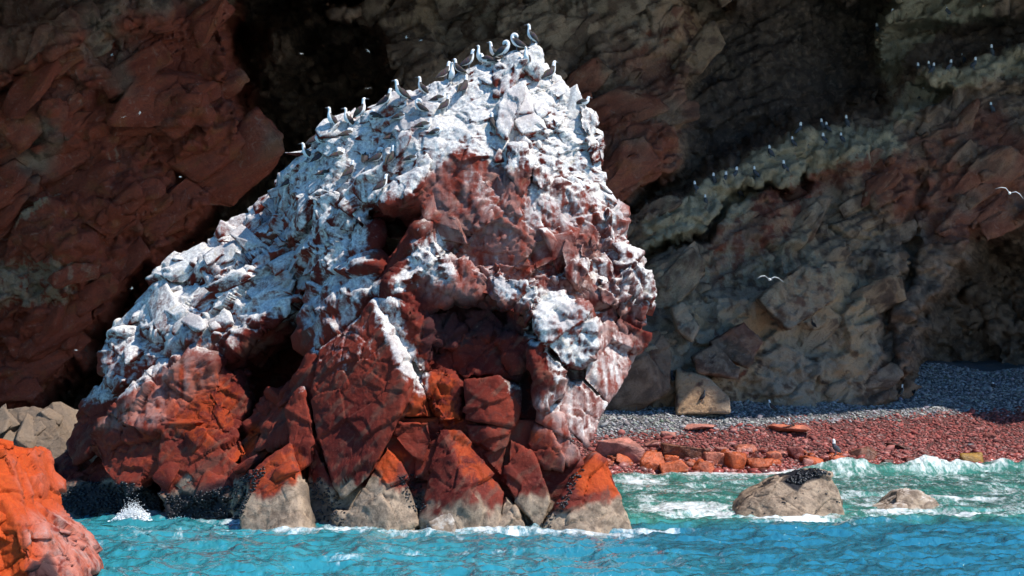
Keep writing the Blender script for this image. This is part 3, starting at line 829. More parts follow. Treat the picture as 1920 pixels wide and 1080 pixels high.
# the white lip over the dark hollow, and ledges left of it
B([(712,360,62.6),(800,285,62.3),(812,300,62.1),(790,360,61.9),(762,372,61.8),(722,388,62.1)], 2.0, .5)
B([(640,330,64.6),(700,330,63.6),(705,390,63.2),(660,420,63.6),(610,400,64.7)], 3, .8)
B([(690,395,63.9),(710,420,63.7),(700,545,62.9),(688,572,62.5),(605,655,63.1),(575,645,64),(605,560,65),(620,480,65.2),(660,400,64.6)], 3, .8)
B([(560,330,66),(640,300,64.9),(660,370,64.2),(600,420,64.8),(545,400,66)], 3, .9)
# long slab edge running down from the hollow
B([(778,408,62.5),(797,425,62.1),(728,562,61.9),(713,575,61.9),(700,548,62.3),(755,450,62.5)], 1.5, .3)
# mid blocks
B([(790,425,62),(832,462,61.3),(856,520,61.1),(845,560,61.2),(800,590,61.4),(730,565,61.8)], 2, .8)
B([(835,470,61.4),(880,500,61.2),(900,540,61.2),(870,560,61.2),(845,540,61.2)], 2, .8)
B([(735,575,61.7),(800,565,61.4),(830,610,61.6),(805,700,61.2),(782,702,61.2),(745,630,61.4)], 2, .7)
B([(880,500,61.4),(930,490,61.3),(955,520,61.0),(930,560,60.9),(890,550,61.1)], 2, .8)
# white bulge and its foot
B([(918,512,61.1),(960,520,60.8),(1010,535,60.5),(1000,590,60.2),(985,612,60.4),(960,580,60.6),(930,560,60.9)], 2.0, .7)
B([(990,560,60.6),(1060,545,60.7),(1105,575,60.8),(1126,610,60.9),(1122,650,60.8),(1088,692,60.7),(1060,685,60.5),(1015,640,60.2),(1000,600,60.1)], 2.6, .6)
B([(1015,640,60.3),(1060,690,60.4),(1056,745,60.2),(1015,772,60.1),(1005,758,60.3),(1036,705,60.2),(1000,650,60.5)], 1.6, .6)
# right slabs, leaning
B([(1137,598,62.0),(1165,612,62.3),(1192,652,62.6),(1176,705,62.2),(1140,757,61.6),(1092,712,61.2),(1108,655,61.4)], 2.2, .35)
B([(1160,560,62.3),(1205,585,62.7),(1208,625,62.8),(1190,655,62.6),(1160,615,62.2)], 2.2, .8)
B([(1062,715,61.0),(1095,708,61.2),(1140,757,61.5),(1115,800,61.1),(1100,838,60.8),(1052,795,60.5),(1042,745,60.7)], 2.2, .4)
B([(1010,760,60.6),(1048,760,60.6),(1060,800,60.5),(1075,830,60.4),(1050,815,60.3),(1005,790,60.4)], 1.8, .45)
# brown blocks under the dark hollow
B([(850,610,62.1),(915,600,62.0),(968,645,61.7),(972,705,61.2),(930,700,61.0),(872,708,61.2),(850,685,61.7)], 2.2, .6)
B([(925,590,61.8),(985,620,61.2),(1000,665,61.0),(968,690,60.9),(930,640,61.2)], 2, .8)
B([(870,712,60.5),(934,705,60.3),(970,730,60.8),(973,762,60.7),(962,800,60.4),(905,792,60.0),(870,790,60.3)], 2.4, .35)
B([(872,795,60.3),(905,797,60.1),(962,803,60.5),(952,838,60.3),(925,850,60.2),(882,825,60.3)], 2.2, .35)
B([(792,700,61.0),(838,694,60.9),(866,720,60.8),(866,792,60.5),(822,796,60.3),(806,768,60.5)], 2, .8)
B([(780,708,60.9),(796,738,60.6),(808,784,60.4),(745,785,60.6),(762,740,60.6)], 1.6, .4)
B([(735,789,60.5),(806,788,60.3),(812,826,60.2),(794,872,60.3),(771,858,60.2),(737,824,60.4)], 2, .4)
B([(800,830,60.4),(826,800,60.3),(840,860,60.2),(806,905,60.3),(780,900,60.4),(775,865,60.4)], 2, .5)
B([(800,600,61.8),(840,580,61.9),(870,610,61.8),(860,650,61.6),(815,660,61.5)], 1.6, .6)
B([(870,590,62.0),(915,575,61.9),(945,605,61.7),(930,640,61.6),(885,635,61.7)], 1.6, .7)
B([(930,560,61.6),(975,580,61.2),(990,620,61.1),(955,630,61.4)], 1.6, .6)
# the pyramid
B([(697,563,61.5),(762,712,60.0),(600,657,62.5),(586,745,61.6),(592,820,60.9),(640,940,60.0),(692,895,59.8),(748,790,59.7),(786,706,61.0),(736,562,62.6)], 3, .32, sp=.055)
# base blocks, left to right
B([(544,832,61.0),(479,880,60.8),(446,958,60.2),(448,1005,59.9),(540,1010,59.2),(566,1006,59.3),(598,1002,60.2),(567,896,60.6)], 4, .35)
B([(538,743,62.2),(567,726,61.9),(588,815,61.0),(588,870,60.8),(562,884,60.8),(542,835,61.2)], 3, .4)
B([(590,830,61.0),(632,930,60.5),(625,970,60.5),(600,1000,60.9),(585,990,61.2),(578,890,61.1)], 3, .6)
B([(724,835,60.3),(755,866,60.0),(782,966,59.6),(779,1010,59.4),(720,1012,59.0),(665,1010,59.4),(645,980,59.8),(680,922,60.0),(702,879,60.2)], 4, .4)
B([(630,960,60.0),(665,960,59.8),(675,1010,59.6),(600,1010,60.1),(640,975,60.1)], 3, .5)
B([(820,800,60.3),(864,805,60.2),(907,870,59.9),(948,924,59.7),(930,1010,59.2),(859,1014,59.0),(782,1005,59.5),(800,905,60.0),(848,852,59.6),(886,925,59.2)], 4, .35)
B([(776,1002,59.2),(850,957,59.3),(858,1008,58.9),(820,1012,58.8)], 2.5, .3)
B([(948,930,59.9),(969,957,59.5),(985,985,59.4),(983,1012,59.2),(928,1012,59.1)], 3, .4)
B([(956,822,60.5),(982,835,60.3),(1004,861,60.1),(1021,905,59.9),(1034,944,59.8),(1012,1000,59.6),(982,960,59.7),(947,909,60.0)], 4, .35)
B([(905,850,60.5),(950,832,60.5),(950,905,60.4),(930,890,60.3)], 3, .5)
B([(1004,793,60.6),(1034,809,60.3),(1061,857,60.1),(1057,888,60.1),(1021,880,60.2),(986,831,60.5)], 3, .45)
B([(1040,800,60.6),(1080,835,60.4),(1088,860,60.4),(1065,880,60.2),(1045,840,60.3)], 2, .4)
B([(1117,852,60.3),(1139,870,60.3),(1159,922,60.2),(1172,966,60.2),(1192,1008,60.3),(1120,1012,59.1),(1013,1012,59.3),(1017,984,59.4),(1056,927,59.7),(1084,888,60.0)], 4, .38)
# inner mass behind the blocks
B([(700,575,62.6),(780,510,62.8),(900,560,62.7),(1000,600,62.3),(1100,640,62.4),(1125,690,62.6),(1090,750,61.9),(1050,800,61.5),(760,800,61.2),(600,800,62.4),(600,750,62.8)], 8, .5, sp=.12)
B([(600,780,61.8),(760,780,60.8),(1040,790,60.9),(1075,840,60.6),(1110,900,60.5),(1150,1000,60.5),(1150,1030,60.3),(580,1030,60.3),(570,900,61.2)], 8, .5, sp=.12)
# left ridge
B([(505,395,67.0),(445,440,68),(395,490,68),(420,560,66.4),(520,590,65.4),(620,500,64.6),(690,405,64.2),(640,345,65),(545,345,66.8)], 5, 1.0)
B([(385,487,68),(322,502,68.4),(302,545,68.4),(300,590,68),(345,655,66.8),(440,650,66.2),(525,590,65.6),(530,500,66)], 5, .9)
B([(300,560,68.2),(275,600,68.4),(218,634,68.6),(196,690,68.6),(200,722,68.2),(310,695,67.2),(345,660,67),(385,600,67.2)], 4.5, .6)
B([(318,500,68.2),(345,490,68.2),(380,485,68),(385,520,67.6),(330,545,67.8),(305,540,68.1)], 2, .6)
B([(432,440,67.9),(462,430,67.5),(475,465,67.2),(440,480,67.4)], 2, .6)
B([(330,662,67.0),(420,600,66.4),(520,590,65.8),(540,615,65.9),(430,690,66.4),(350,690,66.8)], 3.5, .8)
B([(215,715,68.0),(300,670,67.4),(320,690,67.2),(285,735,67.2),(210,745,67.8)], 2.5, .7)
B([(193,692,68.0),(214,632,68.2),(264,627,67.8),(302,655,67.0),(306,690,66.8),(250,722,67.0),(200,722,67.6)], 2.5, .6)
B([(262,592,68.0),(302,543,67.8),(372,533,67.2),(388,560,66.6),(332,640,66.4),(272,627,67.2)], 2.2, .6)
B([(322,642,66.9),(420,545,66.4),(515,482,65.6),(558,520,65.0),(535,592,65.0),(430,662,65.6),(342,672,66.4)], 2.5, .9)
B([(395,502,67.4),(440,440,67.6),(482,440,67.0),(502,470,66.4),(432,532,66.4)], 2, .7)
B([(500,398,66.8),(520,350,66.6),(556,345,66.0),(575,420,65.2),(520,470,65.6)], 2, .8)
B([(560,430,65.4),(610,385,64.8),(650,420,64.0),(615,500,64.2),(565,520,64.8)], 2, .8)
for (a, b_) in ((330,492),(345,484),(362,490),(392,478),(404,482),(418,470)):       # teeth along the ridge
    r = random.uniform(8, 13)
    B([(a-r,b_+8,67.9),(a-r*.6,b_-r*.8,67.9),(a+r*.3,b_-r,67.8),(a+r,b_-2,67.7),(a+r*.8,b_+12,67.5),(a-r*.4,b_+14,67.5)], .8, .25, name='rock_tooth')
# back of the dark recess
B([(380,580,73.5),(600,450,72.5),(690,450,71.5),(660,700,71.5),(590,900,68.4),(450,970,68.2),(400,720,72.2)], 3, .9, sp=.13)
# strips between recess and pyramid
B([(600,657,63.2),(548,733,63.2),(492,800,63.4),(472,850,63.1),(540,832,62.0),(588,747,62.2)], 3, .6)
B([(500,742,64.8),(545,735,64.2),(485,850,63.7),(456,885,63.6),(445,830,64.4)], 3, .6)
B([(432,855,64.8),(470,797,64.6),(492,808,64.2),(452,864,64.1)], 2, .5)
# red boulder mass at the left foot
B([(238,722,66.0),(330,672,65.5),(398,676,65.1),(415,720,64.8),(400,800,64.4),(330,830,64.2),(240,800,65.0),(200,775,65.6)], 4, .8)
B([(395,690,65.4),(440,700,65.2),(460,745,65.0),(455,785,64.8),(420,800,64.5),(395,760,64.7)], 3, .6)
B([(400,745,64.8),(450,800,64.3),(465,850,63.8),(430,880,63.6),(360,850,63.9),(350,790,64.3)], 3, .7)
B([(165,835,66.0),(185,790,66.0),(240,780,65.5),(300,800,64.8),(310,880,64.2),(240,930,64.4),(190,880,65.4)], 4, .7)
B([(300,800,64.6),(360,790,64.3),(420,850,63.6),(455,880,63.2),(450,960,62.9),(440,1000,62.8),(330,1000,63.4),(290,900,64.0)], 4, .5)
B([(448,880,63.1),(470,860,62.8),(470,985,62.5),(430,1000,62.6)], 3, .6)
B([(118,835,69.0),(152,752,69.2),(200,702,69),(248,705,68.4),(215,790,68),(165,855,68),(140,872,68.4)], 3, .6)
# mussel-covered ledge at the waterline
B([(66,945,68.4),(100,915,68.4),(150,895,68.2),(240,905,67),(300,930,66.2),(320,1000,65.8),(200,1000,66.6),(70,985,67.6)], 4, .7)
B([(100,925,69),(180,860,69),(240,840,68.2),(260,900,67.4),(160,940,68)], 3, .6)
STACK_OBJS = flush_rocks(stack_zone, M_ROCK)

# angular slabs and chunks: the broken skin of the crown, the right flank and the left ridge
def surf(objs):
    cs, ns = [], []
    for o in objs:
        me = o.data; c = np.empty(len(me.vertices) * 3, np.float32); me.vertices.foreach_get('co', c)
        nn = np.empty(len(me.vertices) * 3, np.float32); me.vertices.foreach_get('normal', nn)
        cs.append(c.reshape(-1, 3)); ns.append(nn.reshape(-1, 3))
    return np.concatenate(cs), np.concatenate(ns)
def scatter_slabs(objs, n, med, lo, hi, sh, lift, keep, name, amp=.10, parent=stack):
    c, nn = surf(objs)
    nn = nn + 0.8 * np.array((0, -.35, .25), np.float32)          # smooth out the small relief
    ok = np.where(keep(c, nn))[0]
    for i in RNG.choice(ok, n, replace=False):
        r = float(np.clip(RNG.lognormal(math.log(med), .42), lo, hi))
        al = np.array((-.72, .05, -.69)) if c[i, 0] < -3.6 else np.array((.48, -.1, -.87))
        if RNG.random() < .2: al = np.array((al[2], 0, -al[0]))
        co, f = hull_poly(slab_pts(c[i], nn[i], al, r, sh, lift), int(np.clip(r / .11, 2, 8)))
        ROCKS.append((name, co, f, amp, parent))
front = lambda c, n: (n[:, 1] < .15) & (c[:, 2] > 6.6)
lefts = [o for o in STACK_OBJS if surf([o])[0][:, 0].mean() < -7.5]
scatter_slabs(STACK_OBJS[:2], 165, .48, .26, .82, (1.15, .72, .36), -.12, lambda c, n: front(c, n) & ((c[:, 0] > -1.2) | (c[:, 2] < 12.2)), 'rock_slab')
scatter_slabs(STACK_OBJS[:1], 45, .55, .35, .85, (1.2, .7, .22), -.10, lambda c, n: front(c, n), 'rock_slab')
scatter_slabs(lefts, 85, .60, .3, 1.1, (1.3, .62, .34), -.08, lambda c, n: front(c, n) & (c[:, 2] > 5.5) & (n[:, 2] > .1) & (c[:, 1] < 69.5), 'rock_slab')
scatter_slabs(STACK_OBJS[:2], 185, .20, .10, .42, (.9, .7, .5), -.02, lambda c, n: front(c, n) & (c[:, 0] > -1.0) & (c[:, 2] < 14.5), 'rock_chunk', .05)
scatter_slabs(lefts, 110, .42, .2, .8, (1.1, .75, .42), -.10, lambda c, n: (n[:, 1] < .1) & (c[:, 2] > 1.2) & (c[:, 2] < 6.4) & (c[:, 1] < 68.5), 'rock_chunk', .08)
flush_rocks(stack_zone, M_ROCK)

# ------------------------------------------------------------------ other rocks: each a thing of its own
def lone_rock(name, front, t, label, zone, amp=0.5, sp=0.06, tan_level=None, cat='rock', group=None, extra=()):
    root = None
    if extra:
        base = P(*front[0]); root = empty(name, (float(np.mean([P(*v)[0] for v in front])), float(base[1]), 0.0))
    block(front, t, root, amp, 0.9, sp, 'rock_block' if extra else name)
    for f2, t2, a2 in extra: block(f2, t2, root, a2, 0.9, sp, 'rock_block')
    o = flush_rocks(zone, M_ROCK, tan_level)
    tag(root or o[0], label, cat, group)
    return root or o[0]
def const_zone(g=0, l=0, p=0, d=0, extra=None):
    def f(co):
        z = np.tile(np.array((g, l, p, d), np.float32), (len(co), 1))
        if extra: extra(co, z)
        return z
    return f
def fg_zone(co, z):
    m = mask(co[:, 0], co[:, 2], world_poly([(60,830),(0,830),(30,900),(60,980),(90,1060),(150,1100),(200,1100)], 44), 0.25)  # right edge: sunlit pink painted over the orange
    z[:, 2] = 0.25 + 0.55 * m; z[:, 1] *= 1 - 0.45 * m
    z[:, 3] = 0.9 * mask(co[:, 0], co[:, 2], world_poly([(55,1065),(75,1040),(95,1062),(110,1090),(60,1090)], 43), 0.1)
lone_rock('shore_rock', [(-140,850,45),(-30,832,44.6),(14,846,44.4),(28,885,44.2),(44,940,44),(60,1100,43),(-60,1130,42),(-200,1150,43)], 4,
    'bright orange-red rock in the lower left corner nearest the camera', const_zone(0, 1.0, .2, 0, fg_zone), .5, .05, None, 'rock', None,
    [([(30,930,44.2),(78,1005,44),(95,1035,43.8),(128,1036,43.8),(150,1075,43.6),(156,1180,43.2),(60,1180,42.6),(30,1050,43)], 3, .4),
     ([(-60,960,43.6),(10,940,43.4),(50,1000,43.0),(60,1080,42.6),(40,1180,42.4),(-60,1180,42.6)], 3, .5)])
FG = [o for o in COL.objects if o.name == 'shore_rock'][0]
scatter_slabs([o for o in FG.children], 70, .24, .12, .5, (1.1, .8, .35), -.10, lambda c, n: (n[:, 1] < .1) & (c[:, 2] > -.2) & (c[:, 0] > -13.4), 'rock_chunk', .06, FG)
flush_rocks(const_zone(0, 1.0, .2, 0, fg_zone), M_ROCK, None)
def wr_zone(co, z):
    x, zz = co[:, 0], co[:, 2]
    z[:, 3] = mask(x, zz, world_poly([(1470,905),(1500,885),(1535,880),(1548,900),(1515,908),(1500,925),(1488,918)], 65), .08)
    z[:, 1] = .95 * mask(x, zz, world_poly([(1540,892),(1575,890),(1578,922),(1555,915)], 65), .1)
    z[:, 2] = .9 * mask(x, zz, world_poly([(1510,905),(1560,895),(1565,918),(1530,920)], 65), .1)
lone_rock('water_rock', [(1384,962,65.6),(1388,1000,65.2),(1402,935,65.8),(1440,915,65.6),(1478,893,65.9),(1540,884,66),(1560,890,66),(1576,925,65.8),(1588,968,65.8),(1585,1000,65.4),(1480,1000,64.4)], 3.5,
    'squat tan boulder with black weed on top standing in the green surf', const_zone(0, 0, .2, 0, wr_zone), .30, .05, 3.0, 'boulder')
lone_rock('water_rock', [(1650,955,69.8),(1690,925,70),(1720,920,70),(1745,930,70),(1760,950,69.8),(1750,975,69.4),(1660,975,69.2)], 2,
    'low pale rock awash in the surf right of the squat boulder', const_zone(.25, 0, .6, 0), .3, .05, 3.0, 'boulder', None,
    [([(1640,952,69.6),(1665,945,69.6),(1700,950,69.2),(1690,970,69),(1645,970,69.1)], 1.5, .3)])
BIGB = lone_rock('boulder', [(-60,790,74),(0,772,74),(60,768,74),(95,785,73.6),(128,845,73),(120,875,72.6),(80,870,72.4),(20,880,72),(-60,900,72.4)], 5,
    'big pinkish grey boulder at the left edge behind the orange rock', const_zone(.05, 0, .25, .55), .5, .07, 9.0, 'boulder', 'boulders at the left shore')
scatter_slabs([BIGB], 22, .7, .4, 1.2, (1.0, .8, .4), -.05, lambda c, n: (n[:, 1] < .2) & (c[:, 2] > 1.0) & (c[:, 0] > -22.5), 'rock_slab', .08, BIGB)
flush_rocks(const_zone(.08, 0, .3, .5), M_ROCK, 9.0)
lone_rock('boulder', [(96,775,76),(135,768,76),(150,800,75.4),(125,830,75.2),(100,800,75.4)], 3,
    'small pale boulder wedged between the big grey boulder and the stack', const_zone(.1, 0, .2, .5), .4, .07, 9.0, 'boulder', 'boulders at the left shore')
lone_rock('boulder', [(30,872,71),(60,864,71),(92,866,71),(104,890,70.6),(80,925,70.2),(50,960,70),(20,940,70.2)], 3,
    'yellowish tan boulder just right of the orange corner rock', const_zone(.2, .15, .75, 0), .4, .06, 1.5, 'boulder', 'boulders at the left shore')
lone_rock('boulder', [(92,862,71.4),(125,845,71.4),(150,880,70.8),(130,905,70.4),(100,900,70.5)], 2.5,
    'dark boulder in the gap above the mussel ledge', const_zone(0, 0, 0, .5), .4, .06, None, 'boulder', 'boulders at the left shore')
lone_rock('boulder', [(-80,880,70.5),(10,890,70.4),(40,930,70),(60,985,69.4),(-80,990,69.4)], 3,
    'shaded boulder behind the orange corner rock at the waterline', const_zone(0, 0, .4, .3), .4, .07, 1.5, 'boulder', 'boulders at the left shore')

# blocks standing proud of the foot of the cliff: parts of it
def cliff_block(front, t, col, amp=.22):
    f = np.array([P(a, b_, d_ + 1.2) for a, b_, d_ in front]); c = f.mean(0)
    co, fc = hull_mesh(np.concatenate([f, (f - c) * .9 + c + np.array((0, t, 0))]), .1, 50)
    co = co + vert_normals(co, fc) * rock_disp(co, np.full(len(co), amp, np.float32))[:, None]
    me = new_mesh('cliff_block', co, fc, False)
    set_attr(me, 'zone', np.tile(np.array(col, np.float32), (len(co), 1)))
    g = grain(co, None, (3.2, 3.2, 0.6), (0.5, 0.5, 3.0), 24, 0.28); g[:, 3] = 0.5 + 0.26 * fbm(co * 1.5 + 33, 5, 0.6)
    set_attr(me, 'grain', g); link_mesh('cliff_block', me, M_CLIFF, CLIFF)
TANC, REDC, BRNC = (.1, .3, 1, 0), (.6, 0, .1, .3), (.3, 0, .3, .2)
cliff_block([(1258,575,106.5),(1280,566,106.5),(1312,612,106),(1298,640,105.8),(1272,618,106)], 3, TANC)
cliff_block([(1268,690,106),(1275,712,105.6),(1330,708,105.2),(1368,742,105),(1372,775,104.8),(1268,778,105)], 4, TANC)
cliff_block([(1300,668,106),(1340,645,106.2),(1388,690,105.6),(1384,712,105.2),(1345,700,105),(1310,700,105.4)], 3, BRNC)
cliff_block([(1330,640,107),(1395,605,107),(1432,640,106.6),(1405,690,106.2),(1355,670,106.4)], 3, REDC)
cliff_block([(1190,640,106.5),(1235,615,107),(1262,660,106.4),(1255,730,105.8),(1190,735,105.6)], 4, BRNC, .3)
cliff_block([(1420,560,108.5),(1500,500,109.5),(1560,500,109.8),(1570,560,109),(1480,620,108.2)], 4, (.2, .4, .6, 0), .35)

# boulders along the surf and on the shingle
def beach_at(px, py):
    ys = np.linspace(88, 126, 400); xs = (px - CX) / FP * ys
    v = HY - (beach_z(xs, ys) - CH) / ys * FP
    return float(np.interp(-py, -v, ys)) if v[0] > v[-1] else float(ys[np.argmin(abs(v - py))])
CB = {'orange': (.40, .075, .018), 'pink': (.42, .16, .12), 'brown': (.16, .062, .035), 'salmon': (.46, .13, .07), 'red': (.22, .05, .035), 'mustard': (.30, .16, .03), 'grey': (.26, .24, .23), 'dark': (.09, .04, .03)}
def beach_boulder(x0, x1, y0, y1, colr, label, wet=.6, group='boulders along the surf', seed=0, flat=False):
    r = np.random.default_rng(int(x0 * 7 + y0) + seed)
    d = beach_at((x0 + x1) / 2, y1 - 1)
    if not flat and x1 < 1610: m_ = (x0 + x1) / 2; x0, x1, y0 = m_ + (x0 - m_) * 1.08, m_ + (x1 - m_) * 1.08, y1 + (y0 - y1) * 1.08
    W = (x1 - x0) / FP * d; H = (y1 - y0) / FP * d * (0.6 if flat else 1.0); D_ = W * (1.4 if flat else 0.75)
    cx = ((x0 + x1) / 2 - CX) / FP * d
    q = r.uniform(-1, 1, (13, 3)); q /= np.abs(q).max(1, keepdims=True) ** 0.75
    q *= np.array((W / 2, D_ / 2, H * 0.62))
    zc = float(beach_z(np.array([cx]), np.array([d + D_ * .4]))[0]) + H * (0.10 if flat else 0.33)
    co, f = hull_mesh(q + np.array((cx, d + D_ * .4, zc)), 0.06 if W > .6 else 0.08, 40)
    nr = vert_normals(co, f); co = co + nr * rock_disp(co, np.full(len(co), 0.22, np.float32))[:, None] * 0.8
    me = new_mesh('boulder', co, f, False)
    b0 = np.array(CB[colr]); n = fbm(co * 2.2 + 9, 4)[:, None]
    c = np.ones((len(co), 4)); c[:, :3] = np.clip(b0 * (1 + .45 * n), .01, .8); c[:, 3] = wet
    set_attr(me, 'col', c)
    return tag(link_mesh('boulder', me, M_BOUL), label, 'boulder', group)
for a in [
 (1245,1336,830,868,'brown','large dark brown boulder lying on the shingle near the stack'),
 (1118,1208,826,868,'pink','broad pink slab beside the foot of the rock stack'),
 (1200,1248,848,886,'orange','tall orange boulder just left of the dark brown boulder'),
 (1236,1292,866,894,'orange','orange boulder in front of the large dark brown boulder'),
 (1314,1360,853,876,'salmon','salmon box-shaped boulder right of the dark brown boulder'),
 (1360,1402,853,884,'orange','orange boulder with a dark left face beside the salmon one'),
 (1296,1342,868,890,'orange','wedge-shaped orange boulder in front of the salmon one'),
 (1400,1452,864,884,'orange','flat orange boulder at the foam, middle of the surf line'),
 (1470,1508,842,866,'red','red-brown boulder above the surf behind the squat water boulder'),
 (1438,1472,850,868,'salmon','salmon boulder left of the red-brown one above the surf'),
 (1500,1545,860,876,'orange','flat orange boulder right of the red-brown one above the surf'),
 (1155,1190,850,876,'orange','orange boulder in front of the broad pink slab'),
 (1664,1708,830,845,'dark','dark red boulder alone on the shingle above the breaker'),
 (1594,1652,844,866,'brown','brown boulder left of the breaking wave'),
 (1800,1852,852,874,'mustard','mustard-coloured boulder behind the breaking wave at the right'),
 (1811,1830,832,843,'grey','small grey stone above the mustard-coloured boulder'),
 (1648,1680,862,880,'dark','dark boulder at the left end of the breaking wave'),
 (1556,1602,858,878,'orange','orange boulder just left of the brown one by the breaker'),
 (1340,1366,840,853,'pink','pink boulder on the shingle above the salmon box-shaped one'),
 (1208,1236,828,842,'pink','small pink boulder behind the tall orange boulder'),
 (1690,1720,858,874,'red','red boulder behind the breaking wave near its left end'),
 (1380,1420,838,850,'salmon','low salmon boulder on the shingle above the orange dark-faced one')]:
    beach_boulder(*a)
beach_boulder(1438, 1524, 800, 818, 'salmon', 'long flat salmon slab lying in the dark red shingle', .1, 'flat slabs in the shingle', 0, True)
beach_boulder(1236, 1272, 804, 824, 'pink', 'flat pink slab at the border of grey and red shingle, nearest the stack', .1, 'flat slabs in the shingle', 0, True)
beach_boulder(1268, 1345, 799, 814, 'pink', 'long flat pink slab at the border of grey and red shingle', .1, 'flat slabs in the shingle', 0, True)
beach_boulder(1842, 1872, 810, 824, 'red', 'flat red slab in the shingle near the right edge', .1, 'flat slabs in the shingle', 0, True)
for i in range(80):
    px = RNG.uniform(1120, 1640); py = RNG.uniform(858, 886) - (px - 1120) * 0.016
    wd = RNG.uniform(8, 24); ht = wd * RNG.uniform(.45, .7)
    beach_boulder(px - wd / 2, px + wd / 2, py - ht, py, random.choice(['orange', 'orange', 'salmon', 'red', 'pink']), 'small wet reddish boulder in the row along the foam line', .85, 'small boulders at the foam line', i)

# ------------------------------------------------------------------ mussels and weed clinging to the rocks
bpy.context.view_layer.update()
DG = bpy.context.evaluated_depsgraph_get()
def clump(name, parent, poly, n, size, label=None):
    poly = np.array(poly, float); lo, hi = poly.min(0), poly.max(0); cs, fs, k = [], [], 0
    r = np.random.default_rng(int(lo.sum()))
    while k < n * 4 and len(cs) < n:
        k += 1
        p = r.uniform(lo, hi)
        if poly_sd(np.array([p[0]]), np.array([p[1]]), poly)[0] < 0: continue
        t = Vector(P(p[0], p[1], 1.0)) - Vector((0, 0, CH))
        ok, loc, nor, _, ob, _ = S.ray_cast(DG, Vector((0, 0, CH)), t.normalized())
        if not ok or (ob.parent != parent and ob != parent): continue
        q = r.normal(0, 1, (7, 3)); q /= np.linalg.norm(q, axis=1, keepdims=True)
        q = q * np.array((1, .7, .7)) * size * r.uniform(.5, 1.4)
        co, f = hull_poly(q + np.array(loc) + np.array(nor) * size * .3, 0)
        fs.append(f + sum(len(c) for c in cs)); cs.append(co)
    if not cs: return
    co = np.concatenate(cs); me = new_mesh(name, co, np.concatenate(fs), False)
    set_attr(me, 'col', np.concatenate([np.repeat(r.uniform(.006, .03, (len(co), 1)), 3, 1) * np.array((1, 1, 1.15)), np.full((len(co), 1), .8)], -1))
    o = link_mesh(name, me, M_PEB, parent); o['kind'] = 'stuff'
WROCK = [o for o in COL.objects if o.name.startswith('water_rock') and o.parent is None][0]
clump('seaweed', WROCK, [(1474,902),(1500,884),(1535,876),(1556,888),(1520,896),(1503,908)], 150, .08)
clump('mussels', WROCK, [(1384,965),(1400,940),(1560,900),(1580,960)], 14, .05)
clump('mussels', stack, [(70,965),(85,930),(150,905),(250,905),(330,930),(440,910),(465,880),(460,975)], 900, .085)
clump('mussels', stack, [(575,890),(610,900),(650,960),(640,990),(590,990)], 130, .07)
clump('mussels', stack, [(745,890),(785,890),(800,960),(775,965)], 90, .06)
clump('mussels', stack, [(1010,985),(1055,930),(1070,890),(1095,880),(1060,950),(1030,1000)], 90, .06)
clump('mussels', stack, [(455,900),(480,870),(500,880),(455,960)], 80, .07)

# ------------------------------------------------------------------ birds
def loft(spine, seg=10, colf=None, n=26):
    sp = np.array(spine, float); t = np.linspace(0, len(sp) - 1, n)
    out = []
    for tt in t:                                                  # Catmull-Rom
        i = min(int(tt), len(sp) - 2); f = tt - i
        p0, p1, p2, p3 = sp[max(i - 1, 0)], sp[i], sp[i + 1], sp[min(i + 2, len(sp) - 1)]
        out.append(0.5 * ((2 * p1) + (-p0 + p2) * f + (2 * p0 - 5 * p1 + 4 * p2 - p3) * f * f + (-p0 + 3 * p1 - 3 * p2 + p3) * f ** 3))
    a = np.array(out); a[:, 2:] = np.maximum(a[:, 2:], 0.004)
    tg = np.gradient(a[:, :2], axis=0); tg /= np.linalg.norm(tg, axis=1, keepdims=True) + 1e-9
    nm = np.stack([-tg[:, 1], tg[:, 0]], -1)
    th = np.linspace(0, 2 * math.pi, seg, endpoint=False)
    co, cl = [], []
    for i in range(n):
        for q in th:
            cy, cn = math.cos(q) * a[i, 2], math.sin(q) * a[i, 3]
            co.append((a[i, 0] + nm[i, 0] * cn, cy, a[i, 1] + nm[i, 1] * cn))
            cl.append(colf(i / (n - 1), math.sin(q)) if colf else (.5, .5, .5))
    co += [(a[0, 0], 0, a[0, 1]), (a[-1, 0], 0, a[-1, 1])]; cl += [cl[0], cl[-1]]
    k = len(co)
    f = [[i * seg + j, i * seg + (j + 1) % seg, (i + 1) * seg + (j + 1) % seg, (i + 1) * seg + j] for i in range(n - 1) for j in range(seg)]
    tr = [[k - 2, (j + 1) % seg, j] for j in range(seg)] + [[k - 1, (n - 1) * seg + j, (n - 1) * seg + (j + 1) % seg] for j in range(seg)]
    return np.array(co), [np.array(f), np.array(tr)], np.array(cl)

